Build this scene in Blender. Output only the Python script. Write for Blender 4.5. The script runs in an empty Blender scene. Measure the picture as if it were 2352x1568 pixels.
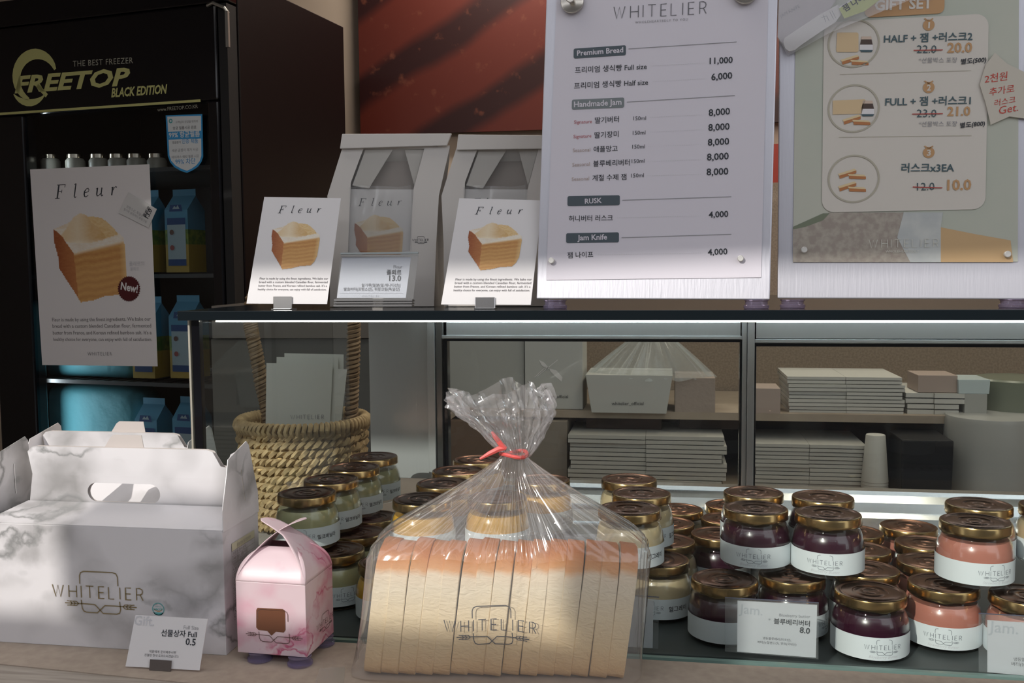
import bpy, bmesh, math, random
from mathutils import Vector as V, Matrix
sc = bpy.context.scene
R = math.radians
random.seed(7)
# ------------------------------------------------------------------ camera
FPX, PW, PH = 2200.0, 2352, 1568
YAW, PIT, ROL = R(9.3), R(4.26), R(0.5)
CAM = V((0, -.93, .375))
fw = V((-math.sin(YAW)*math.cos(PIT), math.cos(YAW)*math.cos(PIT), -math.sin(PIT)))
r0 = V((math.cos(YAW), math.sin(YAW), 0)); u0 = r0.cross(fw)
rt = r0*math.cos(ROL) - u0*math.sin(ROL); up = r0*math.sin(ROL) + u0*math.cos(ROL)
cd = bpy.data.cameras.new('camera'); cam = bpy.data.objects.new('camera', cd); sc.collection.objects.link(cam)
cd.sensor_width = 36; cd.lens = FPX/PW*36; cd.clip_start = .02
cam.matrix_world = Matrix(((rt.x, up.x, -fw.x, CAM.x), (rt.y, up.y, -fw.y, CAM.y), (rt.z, up.z, -fw.z, CAM.z), (0, 0, 0, 1)))
sc.camera = cam
# ------------------------------------------------------------------ world, sun, lamps, exposure
w = bpy.data.worlds.new('world'); sc.world = w; w.use_nodes = True
w.node_tree.nodes['Background'].inputs[0].default_value = (.93, .95, 1, 1)
w.node_tree.nodes['Background'].inputs[1].default_value = 1.62
SUN = V((.40, .80, -.45)).normalized()
sd = bpy.data.lights.new('sun', 'SUN'); so = bpy.data.objects.new('sun', sd); sc.collection.objects.link(so)
sd.energy = 2.7; sd.angle = R(.53); sd.color = (1, .95, .88)
so.rotation_euler = SUN.to_track_quat('-Z', 'Y').to_euler(); so.location = (-2, -4, 3)
def area(name, loc, target, sx, sy, e, col):
    d = bpy.data.lights.new(name, 'AREA'); d.shape = 'RECTANGLE'; d.size = sx; d.size_y = sy; d.energy = e; d.color = col
    o = bpy.data.objects.new(name, d); sc.collection.objects.link(o); o.location = loc
    o.rotation_euler = (V(target)-V(loc)).to_track_quat('-Z', 'Y').to_euler()
area('shop_light', (0.6, 1.35, 1.6), (0.5, 1.35, 0), 2.2, .3, 19, (1, .88, .74))
area('shop_light', (-.8, 0, 1.65), (-.8, .3, 0), 1.4, .3, 5, (1, .93, .85))
area('wall_fill', (-.45, 2.35, 1.95), (-.45, 2.8, .9), .8, .15, 17, (1, .9, .78))  # fill light with no visible lamp, added to brighten the back wall
sc.view_settings.view_transform = 'Standard'; sc.view_settings.look = 'None'
sc.view_settings.exposure = 0.0; sc.view_settings.gamma = 1; sc.view_settings.use_curve_mapping = False
sc.cycles.max_bounces = 10; sc.cycles.transparent_max_bounces = 40; sc.cycles.caustics_reflective = False; sc.cycles.caustics_refractive = False

# ------------------------------------------------------------------ pixel -> real point helpers
def ray(px, py): return fw + rt*((px-PW/2)/FPX) - up*((py-PH/2)/FPX)
def onpl(px, py, P, n):
    d = ray(px, py); return CAM + d*((P-CAM).dot(n)/d.dot(n))
def ony(px, py, Y): return onpl(px, py, V((0, Y, 0)), V((0, 1, 0)))
def onz(px, py, Z): return onpl(px, py, V((0, 0, Z)), V((0, 0, 1)))
def onx(px, py, X): return onpl(px, py, V((X, 0, 0)), V((1, 0, 0)))
def pane(a, b, h): a = V(a); b = V(b); u = V((0, 0, h)); return MB().add([a, b, b+u, a+u], [(0, 1, 2, 3)])
class Frame:                       # a plane in the room: origin, across, up, normal (to the viewer)
    def __init__(s, P, yaw=0, lean=0):
        y, l = R(yaw), R(lean)
        s.P = V(P); s.x = V((math.cos(y), math.sin(y), 0))
        b = V((-math.sin(y), math.cos(y), 0))
        s.y = V((0, 0, 1))*math.cos(l) + b*math.sin(l); s.n = s.x.cross(s.y); 
    def uv(s, px, py):
        q = onpl(px, py, s.P, s.n)-s.P; return (q.dot(s.x), q.dot(s.y))
    def at(s, u, v, w=0): return s.P + s.x*u + s.y*v + s.n*w
# ------------------------------------------------------------------ materials
MT = {}
def mat(name, col=(.8,.8,.8), rough=.5, metal=0, noise=None, bump=None, coat=0, emit=0, spec=.5, sss=0, scale3=(1,1,1)):
    if name in MT: return MT[name]
    m = bpy.data.materials.new(name); m.use_nodes = True; nt = m.node_tree; b = nt.nodes['Principled BSDF']
    b.inputs['Base Color'].default_value = (*col, 1); b.inputs['Roughness'].default_value = rough; b.inputs['Metallic'].default_value = metal
    b.inputs['Coat Weight'].default_value = coat; b.inputs['Specular IOR Level'].default_value = spec
    if sss: b.inputs['Subsurface Weight'].default_value = sss; b.inputs['Subsurface Scale'].default_value = .01
    if emit: b.inputs['Emission Color'].default_value = (*col, 1); b.inputs['Emission Strength'].default_value = emit
    if noise or bump:
        tc = nt.nodes.new('ShaderNodeTexCoord'); mp = nt.nodes.new('ShaderNodeMapping'); nt.links.new(tc.outputs['Object'], mp.inputs[0]); mp.inputs['Scale'].default_value = scale3
    if noise:                      # (scale, colour2, low, high)
        n = nt.nodes.new('ShaderNodeTexNoise'); n.inputs['Scale'].default_value = noise[0]; n.inputs['Detail'].default_value = 5
        nt.links.new(mp.outputs[0], n.inputs[0])
        r = nt.nodes.new('ShaderNodeValToRGB'); r.color_ramp.elements[0].position = noise[2]; r.color_ramp.elements[1].position = noise[3]
        r.color_ramp.elements[0].color = (*col, 1); r.color_ramp.elements[1].color = (*noise[1], 1)
        nt.links.new(n.outputs[0], r.inputs[0]); nt.links.new(r.outputs[0], b.inputs['Base Color'])
    if bump:                       # (scale, strength, distance)
        n = nt.nodes.new('ShaderNodeTexNoise'); n.inputs['Scale'].default_value = bump[0]; n.inputs['Detail'].default_value = 4
        nt.links.new(mp.outputs[0], n.inputs[0]); k = nt.nodes.new('ShaderNodeBump'); k.inputs['Strength'].default_value = bump[1]; k.inputs['Distance'].default_value = bump[2]
        nt.links.new(n.outputs[0], k.inputs['Height']); nt.links.new(k.outputs[0], b.inputs['Normal'])
    MT[name] = m; return m
def clear(name, tint=(1,1,1), ior=1.45, rough=.02, white=0, wcol=(1,1,1), gain=1.0):
    if name in MT: return MT[name]
    m = bpy.data.materials.new(name); m.use_nodes = True; nt = m.node_tree; nt.nodes.clear(); N = nt.nodes.new; L = nt.links.new
    o = N('ShaderNodeOutputMaterial'); t = N('ShaderNodeBsdfTransparent'); t.inputs[0].default_value = (*tint, 1)
    g = N('ShaderNodeBsdfGlossy'); g.inputs['Roughness'].default_value = rough; f = N('ShaderNodeFresnel')
    ge = N('ShaderNodeNewGeometry'); mi = N('ShaderNodeMapRange'); mi.inputs[3].default_value = ior; mi.inputs[4].default_value = 1/ior   # same sheen from either side of a thin film
    L(ge.outputs['Backfacing'], mi.inputs[0]); L(mi.outputs[0], f.inputs[0])
    mu = N('ShaderNodeMath'); mu.operation = 'MULTIPLY'; mu.inputs[1].default_value = gain; mu.use_clamp = True; L(f.outputs[0], mu.inputs[0])
    x = N('ShaderNodeMixShader'); L(mu.outputs[0], x.inputs[0])
    src = t
    if white:
        d = N('ShaderNodeBsdfDiffuse'); d.inputs[0].default_value = (*wcol, 1); y = N('ShaderNodeMixShader'); y.inputs[0].default_value = white
        L(t.outputs[0], y.inputs[1]); L(d.outputs[0], y.inputs[2]); src = y
    L(src.outputs[0], x.inputs[1]); L(g.outputs[0], x.inputs[2]); L(x.outputs[0], o.inputs[0]); MT[name] = m; return m
def marble(name, base, vein, vein2, sc_=14, soft=.06, off=0.):
    if name in MT: return MT[name]
    m = bpy.data.materials.new(name); m.use_nodes = True; nt = m.node_tree; b = nt.nodes['Principled BSDF']; N = nt.nodes.new; L = nt.links.new
    b.inputs['Roughness'].default_value = .38
    tc = N('ShaderNodeTexCoord'); mp = N('ShaderNodeMapping'); mp.inputs['Location'].default_value = (off, off, off); L(tc.outputs['Object'], mp.inputs[0])
    n1 = N('ShaderNodeTexNoise'); n1.inputs['Scale'].default_value = sc_*1.6; n1.inputs['Detail'].default_value = 6; L(mp.outputs[0], n1.inputs[0])
    mx = N('ShaderNodeMix'); mx.data_type = 'VECTOR'; mx.inputs[0].default_value = .075; L(mp.outputs[0], mx.inputs[4]); L(n1.outputs['Color'], mx.inputs[5])
    def veinmask(sc, lo, seed):
        n = N('ShaderNodeTexNoise'); n.inputs['Scale'].default_value = sc; n.inputs['Detail'].default_value = 3; n.inputs['Roughness'].default_value = .5
        mp2 = N('ShaderNodeMapping'); mp2.inputs['Location'].default_value = (seed, seed*2, 0); mp2.inputs['Rotation'].default_value = (0, .7, .4); mp2.inputs['Scale'].default_value = (.55, 1, 1.3)
        L(mx.outputs[1], mp2.inputs[0]); L(mp2.outputs[0], n.inputs[0])
        s = N('ShaderNodeMath'); s.operation = 'SUBTRACT'; s.inputs[1].default_value = .5; L(n.outputs[0], s.inputs[0])
        a = N('ShaderNodeMath'); a.operation = 'ABSOLUTE'; L(s.outputs[0], a.inputs[0])
        r = N('ShaderNodeMapRange'); r.inputs[1].default_value = 0; r.inputs[2].default_value = lo; r.inputs[3].default_value = 1; r.inputs[4].default_value = 0; L(a.outputs[0], r.inputs[0]); return r
    v1 = veinmask(sc_, .022, 3.1); v2 = veinmask(sc_*.7, soft, 7.7)
    n3 = N('ShaderNodeTexNoise'); n3.inputs['Scale'].default_value = sc_*.9; L(mp.outputs[0], n3.inputs[0])
    g = N('ShaderNodeMapRange'); g.inputs[1].default_value = .40; g.inputs[2].default_value = .56; L(n3.outputs[0], g.inputs[0])
    k1 = N('ShaderNodeMath'); k1.operation = 'MULTIPLY'; L(v1.outputs[0], k1.inputs[0]); L(g.outputs[0], k1.inputs[1])
    k2 = N('ShaderNodeMath'); k2.operation = 'MULTIPLY'; L(v2.outputs[0], k2.inputs[0]); L(g.outputs[0], k2.inputs[1])
    m1 = N('ShaderNodeMix'); m1.data_type = 'RGBA'; m1.inputs[6].default_value = (*base, 1); m1.inputs[7].default_value = (*vein2, 1); L(k2.outputs[0], m1.inputs[0])
    m2 = N('ShaderNodeMix'); m2.data_type = 'RGBA'; m2.inputs[7].default_value = (*vein, 1); L(m1.outputs[2], m2.inputs[6]); L(k1.outputs[0], m2.inputs[0])
    L(m2.outputs[2], b.inputs['Base Color']); MT[name] = m; return m
white = mat('white_card', (.80, .78, .79), .55)
ink = mat('dark_ink', (.03, .035, .045), .6)
grey_ink = mat('grey_ink', (.30, .30, .32), .6)
pale_ink = mat('pale_ink', (.62, .62, .65), .6)
steel = mat('brushed_steel', (.66, .67, .67), .42, .72, bump=(300, .25, .0006), scale3=(1, 1, .02))
chrome = mat('chrome', (.8, .8, .8), .12, 1)
black = mat('gloss_black', (.004, .004, .006), .12)
matte_black = mat('matte_black', (.008, .008, .009), .6)
# ------------------------------------------------------------------ mesh helpers
class MB:
    def __init__(s): s.v = []; s.f = []; s.m = []
    def add(s, vs, fs, mi=0):
        o = len(s.v); s.v += [tuple(p) for p in vs]; s.f += [tuple(i+o for i in f) for f in fs]; s.m += [mi]*len(fs); return s
    def box(s, c, d, M=None, mi=0):
        c = V(c); vs = []
        for x in (-.5, .5):
            for y in (-.5, .5):
                for z in (-.5, .5):
                    p = V((x*d[0], y*d[1], z*d[2]))
                    vs.append(c + (M @ p if M else p))
        return s.add(vs, [(0,1,3,2),(4,6,7,5),(0,4,5,1),(2,3,7,6),(0,2,6,4),(1,5,7,3)], mi)
    def prism(s, pts, ext, mi=0):
        n = len(pts); ext = V(ext); a = [V(p) for p in pts]; vs = a + [p+ext for p in a]
        return s.add(vs, [tuple(range(n)), tuple(range(2*n-1, n-1, -1))] + [(i, i+n, (i+1) % n+n, (i+1) % n) for i in range(n)], mi)
    def lathe(s, prof, n=40, c=(0,0,0), mi=0, capb=True, capt=True, lob=None):
        c = V(c); vs = []; k = len(prof)
        for j in range(n):
            a = 2*math.pi*j/n
            for i, (r, z) in enumerate(prof):
                vs.append(c+V((r*math.cos(a), r*math.sin(a), z)))
        fs = [(j*k+i, ((j+1) % n)*k+i, ((j+1) % n)*k+i+1, j*k+i+1) for j in range(n) for i in range(k-1)]
        if capb: fs.append(tuple(j*k for j in range(n-1, -1, -1)))
        if capt: fs.append(tuple(j*k+k-1 for j in range(n)))
        return s.add(vs, fs, mi)
    def tube(s, pts, r, n=8, closed=False, mi=0):
        pts = [V(p) for p in pts]; m = len(pts); vs = []; up_ = V((0, 0, 1)); prev = None
        for i, p in enumerate(pts):
            if closed: t = pts[(i+1) % m]-pts[i-1]
            else: t = pts[min(i+1, m-1)]-pts[max(i-1, 0)]
            t.normalize()
            if prev is None: a = t.cross(up_ if abs(t.z) < .9 else V((1, 0, 0)))
            else: a = prev - t*prev.dot(t)
            a.normalize(); prev = a; b = t.cross(a)
            rr = r[i] if isinstance(r, (list, tuple)) else r
            for j in range(n):
                g = 2*math.pi*j/n; vs.append(p+a*(rr*math.cos(g))+b*(rr*math.sin(g)))
        fs = []
        for i in range(m if closed else m-1):
            for j in range(n): fs.append((i*n+j, i*n+(j+1) % n, ((i+1) % m)*n+(j+1) % n, ((i+1) % m)*n+j))
        if not closed: fs += [tuple(range(n-1, -1, -1)), tuple((m-1)*n+j for j in range(n))]
        return s.add(vs, fs, mi)
    def grid(s, fn, nu, nv, mi=0, closed=False):
        vs = [fn(i/(nu if closed else nu-1), j/(nv-1)) for i in range(nu) for j in range(nv)]
        fs = [(i*nv+j, ((i+1) % nu)*nv+j, ((i+1) % nu)*nv+j+1, i*nv+j+1) for i in range(nu if closed else nu-1) for j in range(nv-1)]
        return s.add(vs, fs, mi)
    def mesh(s, name, mats, smooth=False):
        me = bpy.data.meshes.new(name); me.from_pydata([tuple(v) for v in s.v], [], s.f)
        if not isinstance(mats, (list, tuple)): mats = [mats]
        for m in mats: me.materials.append(m)
        me.polygons.foreach_set('material_index', s.m)
        if smooth:
            me.polygons.foreach_set('use_smooth', [True]*len(s.f))
            try: me.set_sharp_from_angle(angle=R(40))
            except Exception: pass
        me.update(); return me
def link(name, me, parent=None, label=None, bevel=0):
    o = bpy.data.objects.new(name, me); sc.collection.objects.link(o)
    if parent is not None:
        o.parent = parent; o.matrix_parent_inverse = Matrix.Translation(-parent.location) if parent.type == 'EMPTY' else Matrix.Identity(4)
    if label: o['label'] = label
    if bevel:
        b = o.modifiers.new('bevel', 'BEVEL'); b.width = bevel; b.segments = 2; b.limit_method = 'ANGLE'; b.angle_limit = R(40)
    return o
def obj(name, mb, mats, parent=None, smooth=False, label=None, bevel=0): return link(name, mb.mesh(name, mats, smooth), parent, label, bevel)
def tag(o, label, cat, group=None):
    o['label'] = label; o['category'] = cat
    if group: o['group'] = group
    return o
def thing(name, label, cat, loc=(0,0,0), group=None):
    o = bpy.data.objects.new(name, None); sc.collection.objects.link(o); o.location = V(loc); o.empty_display_size = .02
    return tag(o, label, cat, group)
def struct(name, mb, m, smooth=False, bevel=0):
    o = obj(name, mb, m, None, smooth, bevel=bevel); o['kind'] = 'structure'; return o
def sheet(fr, loops, thick, w0=0):         # flat shape with holes in a frame's plane
    cu = bpy.data.curves.new('c', 'CURVE'); cu.dimensions = '2D'; cu.fill_mode = 'BOTH'; cu.extrude = thick/2
    for lp in loops:
        sp = cu.splines.new('POLY'); sp.points.add(len(lp)-1); sp.use_cyclic_u = True
        for p, q in zip(sp.points, lp): p.co = (q[0], q[1], 0, 1)
    o = bpy.data.objects.new('c', cu); sc.collection.objects.link(o)
    me = o.evaluated_get(bpy.context.evaluated_depsgraph_get()).to_mesh()
    mb = MB(); mb.add([fr.at(v.co.x, v.co.y, v.co.z+w0) for v in me.vertices], [tuple(p.vertices) for p in me.polygons])
    bpy.data.objects.remove(o); bpy.data.curves.remove(cu); return mb
def rrect(x0, y0, x1, y1, r, n=5):
    out = []
    for cx, cy, a0 in ((x1-r, y1-r, 0), (x0+r, y1-r, 90), (x0+r, y0+r, 180), (x1-r, y0+r, 270)):
        for i in range(n+1):
            a = R(a0+90*i/n); out.append((cx+r*math.cos(a), cy+r*math.sin(a)))
    return out
# ------------------------------------------------------------------ print: lettering and marks as thin geometry on what carries them
JOBS = []; TCACHE = {}
class Print:
    def __init__(s, mp, parent=None, name='lettering', lift=.0003):
        s.mp = mp; s.parent = parent; s.name = name; s.mb = MB(); s.mats = []; s.lift = lift; s.tx = []; s.obj = None; s.minw = 0; JOBS.append(s)
    def mi(s, m):
        if m not in s.mats: s.mats.append(m)
        return s.mats.index(m)
    def text(s, t, x0, y0, x1, y1, m=ink, bold=0, shear=0, space=1, hs=1.0, h=None):  # baseline from (x0,y0) to (x1,y1); hs squashes height
        s.tx.append((t, x0, y0, x1, y1, s.mi(m), bold, shear, space, hs, h))
    def poly(s, pts, m=ink, dz=0):
        if s.mp2(pts): pass
        s.mb.add([s.mp(p[0], p[1], s.lift+dz) for p in pts], [tuple(range(len(pts)))], s.mi(m))
    def mp2(s, p): return 0
    def stroke(s, pts, wd, m=ink, closed=False, dz=0):
        if closed: pts = list(pts)+[pts[0]]
        n = len(pts); P = [V((p[0], p[1])) for p in pts]; L = []; Rr = []
        for i in range(n):
            if closed: a, b = P[i-1 if i else n-2], P[i+1 if i < n-1 else 1]
            else: a, b = P[max(i-1, 0)], P[min(i+1, n-1)]
            t = (b-a); t = t.normalized() if t.length > 1e-9 else V((1, 0)); nn = V((-t.y, t.x)); k = wd[i] if isinstance(wd, (list, tuple)) else wd; k = max(k, s.minw)
            e1 = (P[i]-a).normalized() if (P[i]-a).length > 1e-9 else t
            cs = max(.6, abs(e1.dot(t))); L.append(P[i]+nn*(k/2/cs)); Rr.append(P[i]-nn*(k/2/cs))
        vs = [s.mp(q[0], q[1], s.lift+dz) for q in L+Rr]
        s.mb.add(vs, [(i, i+1, n+i+1, n+i) for i in range(n-1)], s.mi(m))
    def quadline(s, x0, y0, x1, y1, wd, m=ink): s.stroke([(x0, y0), (x1, y1)], wd, m)
def tkey(j): return (j[0], j[6], j[7], j[8])
def make_texts():
    objs = {}
    for P in JOBS:
        for j in P.tx:
            k = tkey(j)
            if k in TCACHE or k in objs: continue
            cu = bpy.data.curves.new('t', 'FONT'); cu.body = k[0]; cu.resolution_u = 2; cu.offset = k[1]; cu.shear = k[2]; cu.space_character = k[3]
            o = bpy.data.objects.new('t', cu); sc.collection.objects.link(o); objs[k] = o
    dg = bpy.context.evaluated_depsgraph_get()
    for k, o in objs.items():
        me = o.evaluated_get(dg).to_mesh()
        TCACHE[k] = ([(v.co.x, v.co.y) for v in me.vertices], [tuple(p.vertices) for p in me.polygons])
    for o in objs.values():
        cu = o.data; bpy.data.objects.remove(o); bpy.data.curves.remove(cu)
def flush_prints():
    make_texts()
    for P in JOBS:
        for (t, x0, y0, x1, y1, mi, bold, shear, space, hs, h) in P.tx:
            vs, fs = TCACHE[(t, bold, shear, space)]
            if not vs: continue
            a = min(v[0] for v in vs); b = max(v[0] for v in vs); dx, dy = x1-x0, y1-y0; L = math.hypot(dx, dy); sx = L/(b-a)
            sy = sx*hs if h is None else h/.73
            ex = (dx/L, dy/L); ey = (-ex[1], ex[0])
            P.mb.add([P.mp(x0+ex[0]*(v[0]-a)*sx+ey[0]*v[1]*sy, y0+ex[1]*(v[0]-a)*sx+ey[1]*v[1]*sy, P.lift) for v in vs], fs, mi)
        if P.mb.f:
            me = P.mb.mesh(P.name, P.mats); P.done = me
            if isinstance(P.parent, list):
                for par in P.parent:
                    o = bpy.data.objects.new(P.name, me); sc.collection.objects.link(o); o.parent = par
            else: link(P.name, me, P.parent)
class PxPrint(Print):                       # give positions in photo pixels; they land on the frame's real plane
    def __init__(s, fr, parent=None, name='lettering', lift=.0003, w0=0):
        Print.__init__(s, lambda u, v, w: fr.at(u, v, w+w0), parent, name, lift); s.fr = fr; s.w0 = w0
    def q(s, px, py):
        P = s.fr.P + s.fr.n*s.w0; q = onpl(px, py, P, s.fr.n)-P; return (q.dot(s.fr.x), q.dot(s.fr.y))
    def t(s, t, xa, ya, xb, yb, **k): a = s.q(xa, ya); b = s.q(xb, yb); s.text(t, a[0], a[1], b[0], b[1], **k)
    def pl(s, pts, m=ink, dz=0): s.poly([s.q(*p) for p in pts], m, dz)
    def st(s, pts, wpx, m=ink, closed=False, dz=0): s.stroke([s.q(*p) for p in pts], wpx*s.pxs(), m, closed, dz)
    def pxs(s):
        d = s.fr.P-CAM; x = PW/2+FPX*d.dot(rt)/d.dot(fw); y = PH/2-FPX*d.dot(up)/d.dot(fw)
        if s.fr.P.x > .1: x += 250
        a = s.q(x-30, y); b = s.q(x+30, y); return abs(b[0]-a[0])/60
def arc(cx, cy, rx, ry, a0, a1, n=14): return [(cx+rx*math.cos(R(a0+(a1-a0)*i/n)), cy+ry*math.sin(R(a0+(a1-a0)*i/n))) for i in range(n+1)]
# WHITELIER letter strokes, cap height 1, x positions in word width 8.3
LET = {'W': [[(0,1),(.28,0),(.5,.95),(.72,0),(1,1)]], 'H': [[(0,0),(0,1)],[(.7,0),(.7,1)],[(0,.5),(.7,.5)]], 'I': [[(0,0),(0,1)]],
       'T': [[(0,1),(.7,1)],[(.35,0),(.35,1)]], 'E': [[(.5,0),(0,0),(0,1),(.5,1)],[(0,.5),(.45,.5)]], 'L': [[(0,1),(0,0),(.48,0)]],
       'R': [[(0,0),(0,1),(.3,1),(.5,.9),(.54,.72),(.48,.54),(.3,.46),(0,.46)],[(.32,.46),(.56,0)]]}
WORD = [('W', 0), ('H', 1.5), ('I', 2.62), ('T', 3.05), ('E', 4.2), ('L', 5.1), ('I', 6.12), ('E', 6.62), ('R', 7.6)]
def word(P, x, y, wd, m, ex=(1, 0), ey=(0, 1), k=.07, cap=None):
    s = wd/8.16; c = s if cap is None else cap
    for l, o in WORD:
        for st in LET[l]:
            P.stroke([(x+ex[0]*(o+a)*s+ey[0]*b*c, y+ex[1]*(o+a)*s+ey[1]*b*c) for a, b in st], k*s, m)
def logo(P, cx, cy, wd, m, k=.012, mword=None, arrows=True, small=False, letters=True):   # word width wd, centre of word
    s = wd/252.
    def T(pts): return [(cx+(a-224)*s, cy+(1360-b)*s) for a, b in pts]
    if letters: word(P, cx-wd/2, cy-15*s, wd, mword or m, k=k*8.2)
    kk = k*wd
    P.stroke(T([(176,1339),(176,1318),(179,1310),(188,1306),(268,1306),(278,1309),(282,1318),(282,1341)]), kk, m)
    P.stroke(T([(178,1381),(180,1402),(184,1410),(192,1413),(222,1413),(244,1393),(270,1393),(332,1394)]), kk, m)
    P.stroke(T([(285,1381),(287,1402),(284,1411),(276,1414),(238,1414),(216,1392),(190,1391),(132,1391)]), kk, m)
    if arrows:
        for sx, x0, yy in ((1, 138, 1391), (-1, 326, 1394)):
            for i in range(3):
                x = x0+sx*i*9
                P.stroke(T([(x, yy-6), (x+sx*9, yy-5), (x+sx*14, yy)]), kk*.8, m); P.stroke(T([(x, yy+6), (x+sx*9, yy+5), (x+sx*14, yy)]), kk*.8, m)
def fleur(P, x, y, s, m, gap=1.0, ex=(1,0), ey=(0,1)):  # high-contrast italic lettering; s = cap height
    sh = .24; px = 0
    def T(pts, o): return [(x+ex[0]*(a+o+b*sh)*s+ey[0]*b*s, y+ex[1]*(a+o+b*sh)*s+ey[1]*b*s) for a, b in pts]
    G = {'F': [([(.12,0),(.12,1)], .13), ([(-.1,.01),(.34,.01)], .03), ([(-.05,.99),(.72,.99)], .035), ([(.72,1),(.7,.78)], [.06*s,.02*s]), ([(.12,.51),(.46,.51)], .03), ([(.46,.63),(.46,.38)], .03)],
         'l': [([(.1,.06),(.1,1.02)], .1), ([(-.04,.94),(.1,1.0)], .03), ([(.1,.06),(.18,0),(.28,.06)], [.1*s,.06*s,.02*s])],
         'e': [([(.04,.3),(.42,.36),(.44,.5),(.34,.62),(.18,.56),(.06,.4),(.05,.2),(.12,.04),(.26,-.01),(.44,.12)], [.02*s,.03*s,.06*s,.03*s,.05*s,.1*s,.12*s,.09*s,.04*s,.02*s])],
         'u': [([(-.02,.52),(.1,.6),(.1,.14),(.16,.02),(.28,.02),(.46,.2)], [.02*s,.08*s,.11*s,.08*s,.03*s,.02*s]), ([(.5,.6),(.5,.08),(.58,0),(.7,.08)], [.1*s,.1*s,.06*s,.02*s])],
         'r': [([(-.02,.52),(.1,.6),(.1,0)], [.02*s,.08*s,.11*s]), ([(.12,.3),(.24,.52),(.36,.61),(.46,.54)], [.02*s,.03*s,.05*s,.1*s])]}
    for ch, o in (('F', 0), ('l', 1.45*gap), ('e', 2.3*gap), ('u', 3.3*gap), ('r', 4.55*gap)):
        for pts, wd in G[ch]: P.stroke(T(pts, o), wd if isinstance(wd, list) else wd*s, m)
BLURB = ["Fleur is made by using the finest ingredients. We bake our", "bread with a custom blended Canadian flour, fermented", "butter from France, and Korean refined bamboo salt. It's a", "healthy choice for everyone, can enjoy with full of satisfaction."]
# picture of the pastry printed on the cards: a fine grid with printed colours
POLY = {'side': [(350,470),(372,488),(410,525),(450,590),(482,635),(490,760),(495,935),(512,962),(470,890),(420,810),(375,735),(368,640),(360,610),(350,560),(345,500)],
        'top': [(350,470),(440,440),(470,425),(540,380),(640,420),(700,430),(770,490),(835,545),(835,575),(650,600),(480,635),(410,525)],
        'back': [(590,400),(640,402),(690,412),(740,450),(775,490),(800,525),(720,545),(640,560)],
        'mound': [(400,515),(440,470),(500,395),(545,375),(590,390),(620,440),(660,470),(715,535),(700,555),(600,572),(500,568),(440,560)],
        'front': [(482,635),(650,600),(835,570),(843,640),(838,740),(842,800),(820,870),(790,915),(680,925),(600,950),(512,962),(495,935),(490,760)]}
def inside(p, poly):
    c = False; x, y = p; n = len(poly)
    for i in range(n):
        x1, y1 = poly[i]; x2, y2 = poly[i-1]
        if (y1 > y) != (y2 > y) and x < (x2-x1)*(y-y1)/(y2-y1)+x1: c = not c
    return c
def hsh(x, y):
    t = math.sin(x*12.9898+y*78.233)*43758.5453; return t-math.floor(t)
def vn(x, y):
    i, j = math.floor(x), math.floor(y); a, b = x-i, y-j; a = a*a*(3-2*a); b = b*b*(3-2*b)
    return (hsh(i,j)*(1-a)+hsh(i+1,j)*a)*(1-b)+(hsh(i,j+1)*(1-a)+hsh(i+1,j+1)*a)*b
def lerp(a, b, t): t = max(0, min(1, t)); return tuple(p+(q-p)*t for p, q in zip(a, b))
def pastry_colour(x, y):
    n = vn(x/23, y/9)*.5+vn(x/9, y/5)*.5
    if inside((x, y), POLY['mound']):
        return lerp(lerp((.80,.62,.38), (.70,.44,.18), (x-470)/260+(n-.5)*.7), (.90,.80,.62), max(0, 1-abs(x-520)/90)*.6+max(0, (540-y)/-60))
    if inside((x, y), POLY['back']): return lerp((.72,.46,.18), (.86,.68,.40), n)
    if inside((x, y), POLY['front']):
        top = 635-(x-482)*.19; d = (y-top)/(320.)
        yy = y + 12*vn(x/70, 3)+(x-480)*.12
        lay = abs(((yy/46.) % 1)-.5)*2
        c = lerp((.52,.23,.07), (.70,.40,.14), lay*.75+(n-.5)*.6)
        c = lerp(c, (.74,.44,.17), .35 if d > .35 else .1)
        if d < .06: c = lerp((.88,.76,.56), c, d/.06)
        if x > 800: c = lerp(c, (.85,.62,.30), (x-800)/60)
        return c
    if inside((x, y), POLY['side']): return lerp((.33,.09,.03), (.50,.20,.07), (x-350)/150+(n-.5)*.6)
    if inside((x, y), POLY['top']): return lerp((.90,.86,.78), (.78,.62,.42), n*.6+(.3 if y < 470 else 0))
    return None
pm = bpy.data.materials.new('printed_pastry'); pm.use_nodes = True
_a = pm.node_tree.nodes.new('ShaderNodeVertexColor'); _a.layer_name = 'Col'
pm.node_tree.links.new(_a.outputs[0], pm.node_tree.nodes['Principled BSDF'].inputs['Base Color']); pm.node_tree.nodes['Principled BSDF'].inputs['Roughness'].default_value = .5
def pastry_mesh():                          # unit card coordinates
    vs = {}; V_ = []; F_ = []; C_ = []
    st = 6
    def vi(x, y):
        if (x, y) not in vs:
            vs[(x, y)] = len(V_); V_.append(((x-205)/810., (1385-y)/1320., 0)); C_.append(pastry_colour(x, y))
        return vs[(x, y)]
    for x in range(342, 852, st):
        for y in range(370, 970, st):
            c = pastry_colour(x+st/2, y+st/2)
            if c is None: continue
            ids = [vi(x, y), vi(x, y+st), vi(x+st, y+st), vi(x+st, y)]
            for i in ids:
                if C_[i] is None: C_[i] = c
            F_.append(ids)
    me = bpy.data.meshes.new('pastry_picture'); me.from_pydata(V_, [], F_)
    ca = me.color_attributes.new('Col', 'FLOAT_COLOR', 'POINT')
    for i, c in enumerate(C_): ca.data[i].color = (*c, 1)
    me.materials.append(pm); me.update(); return me
PASTRY = pastry_mesh()
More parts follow.
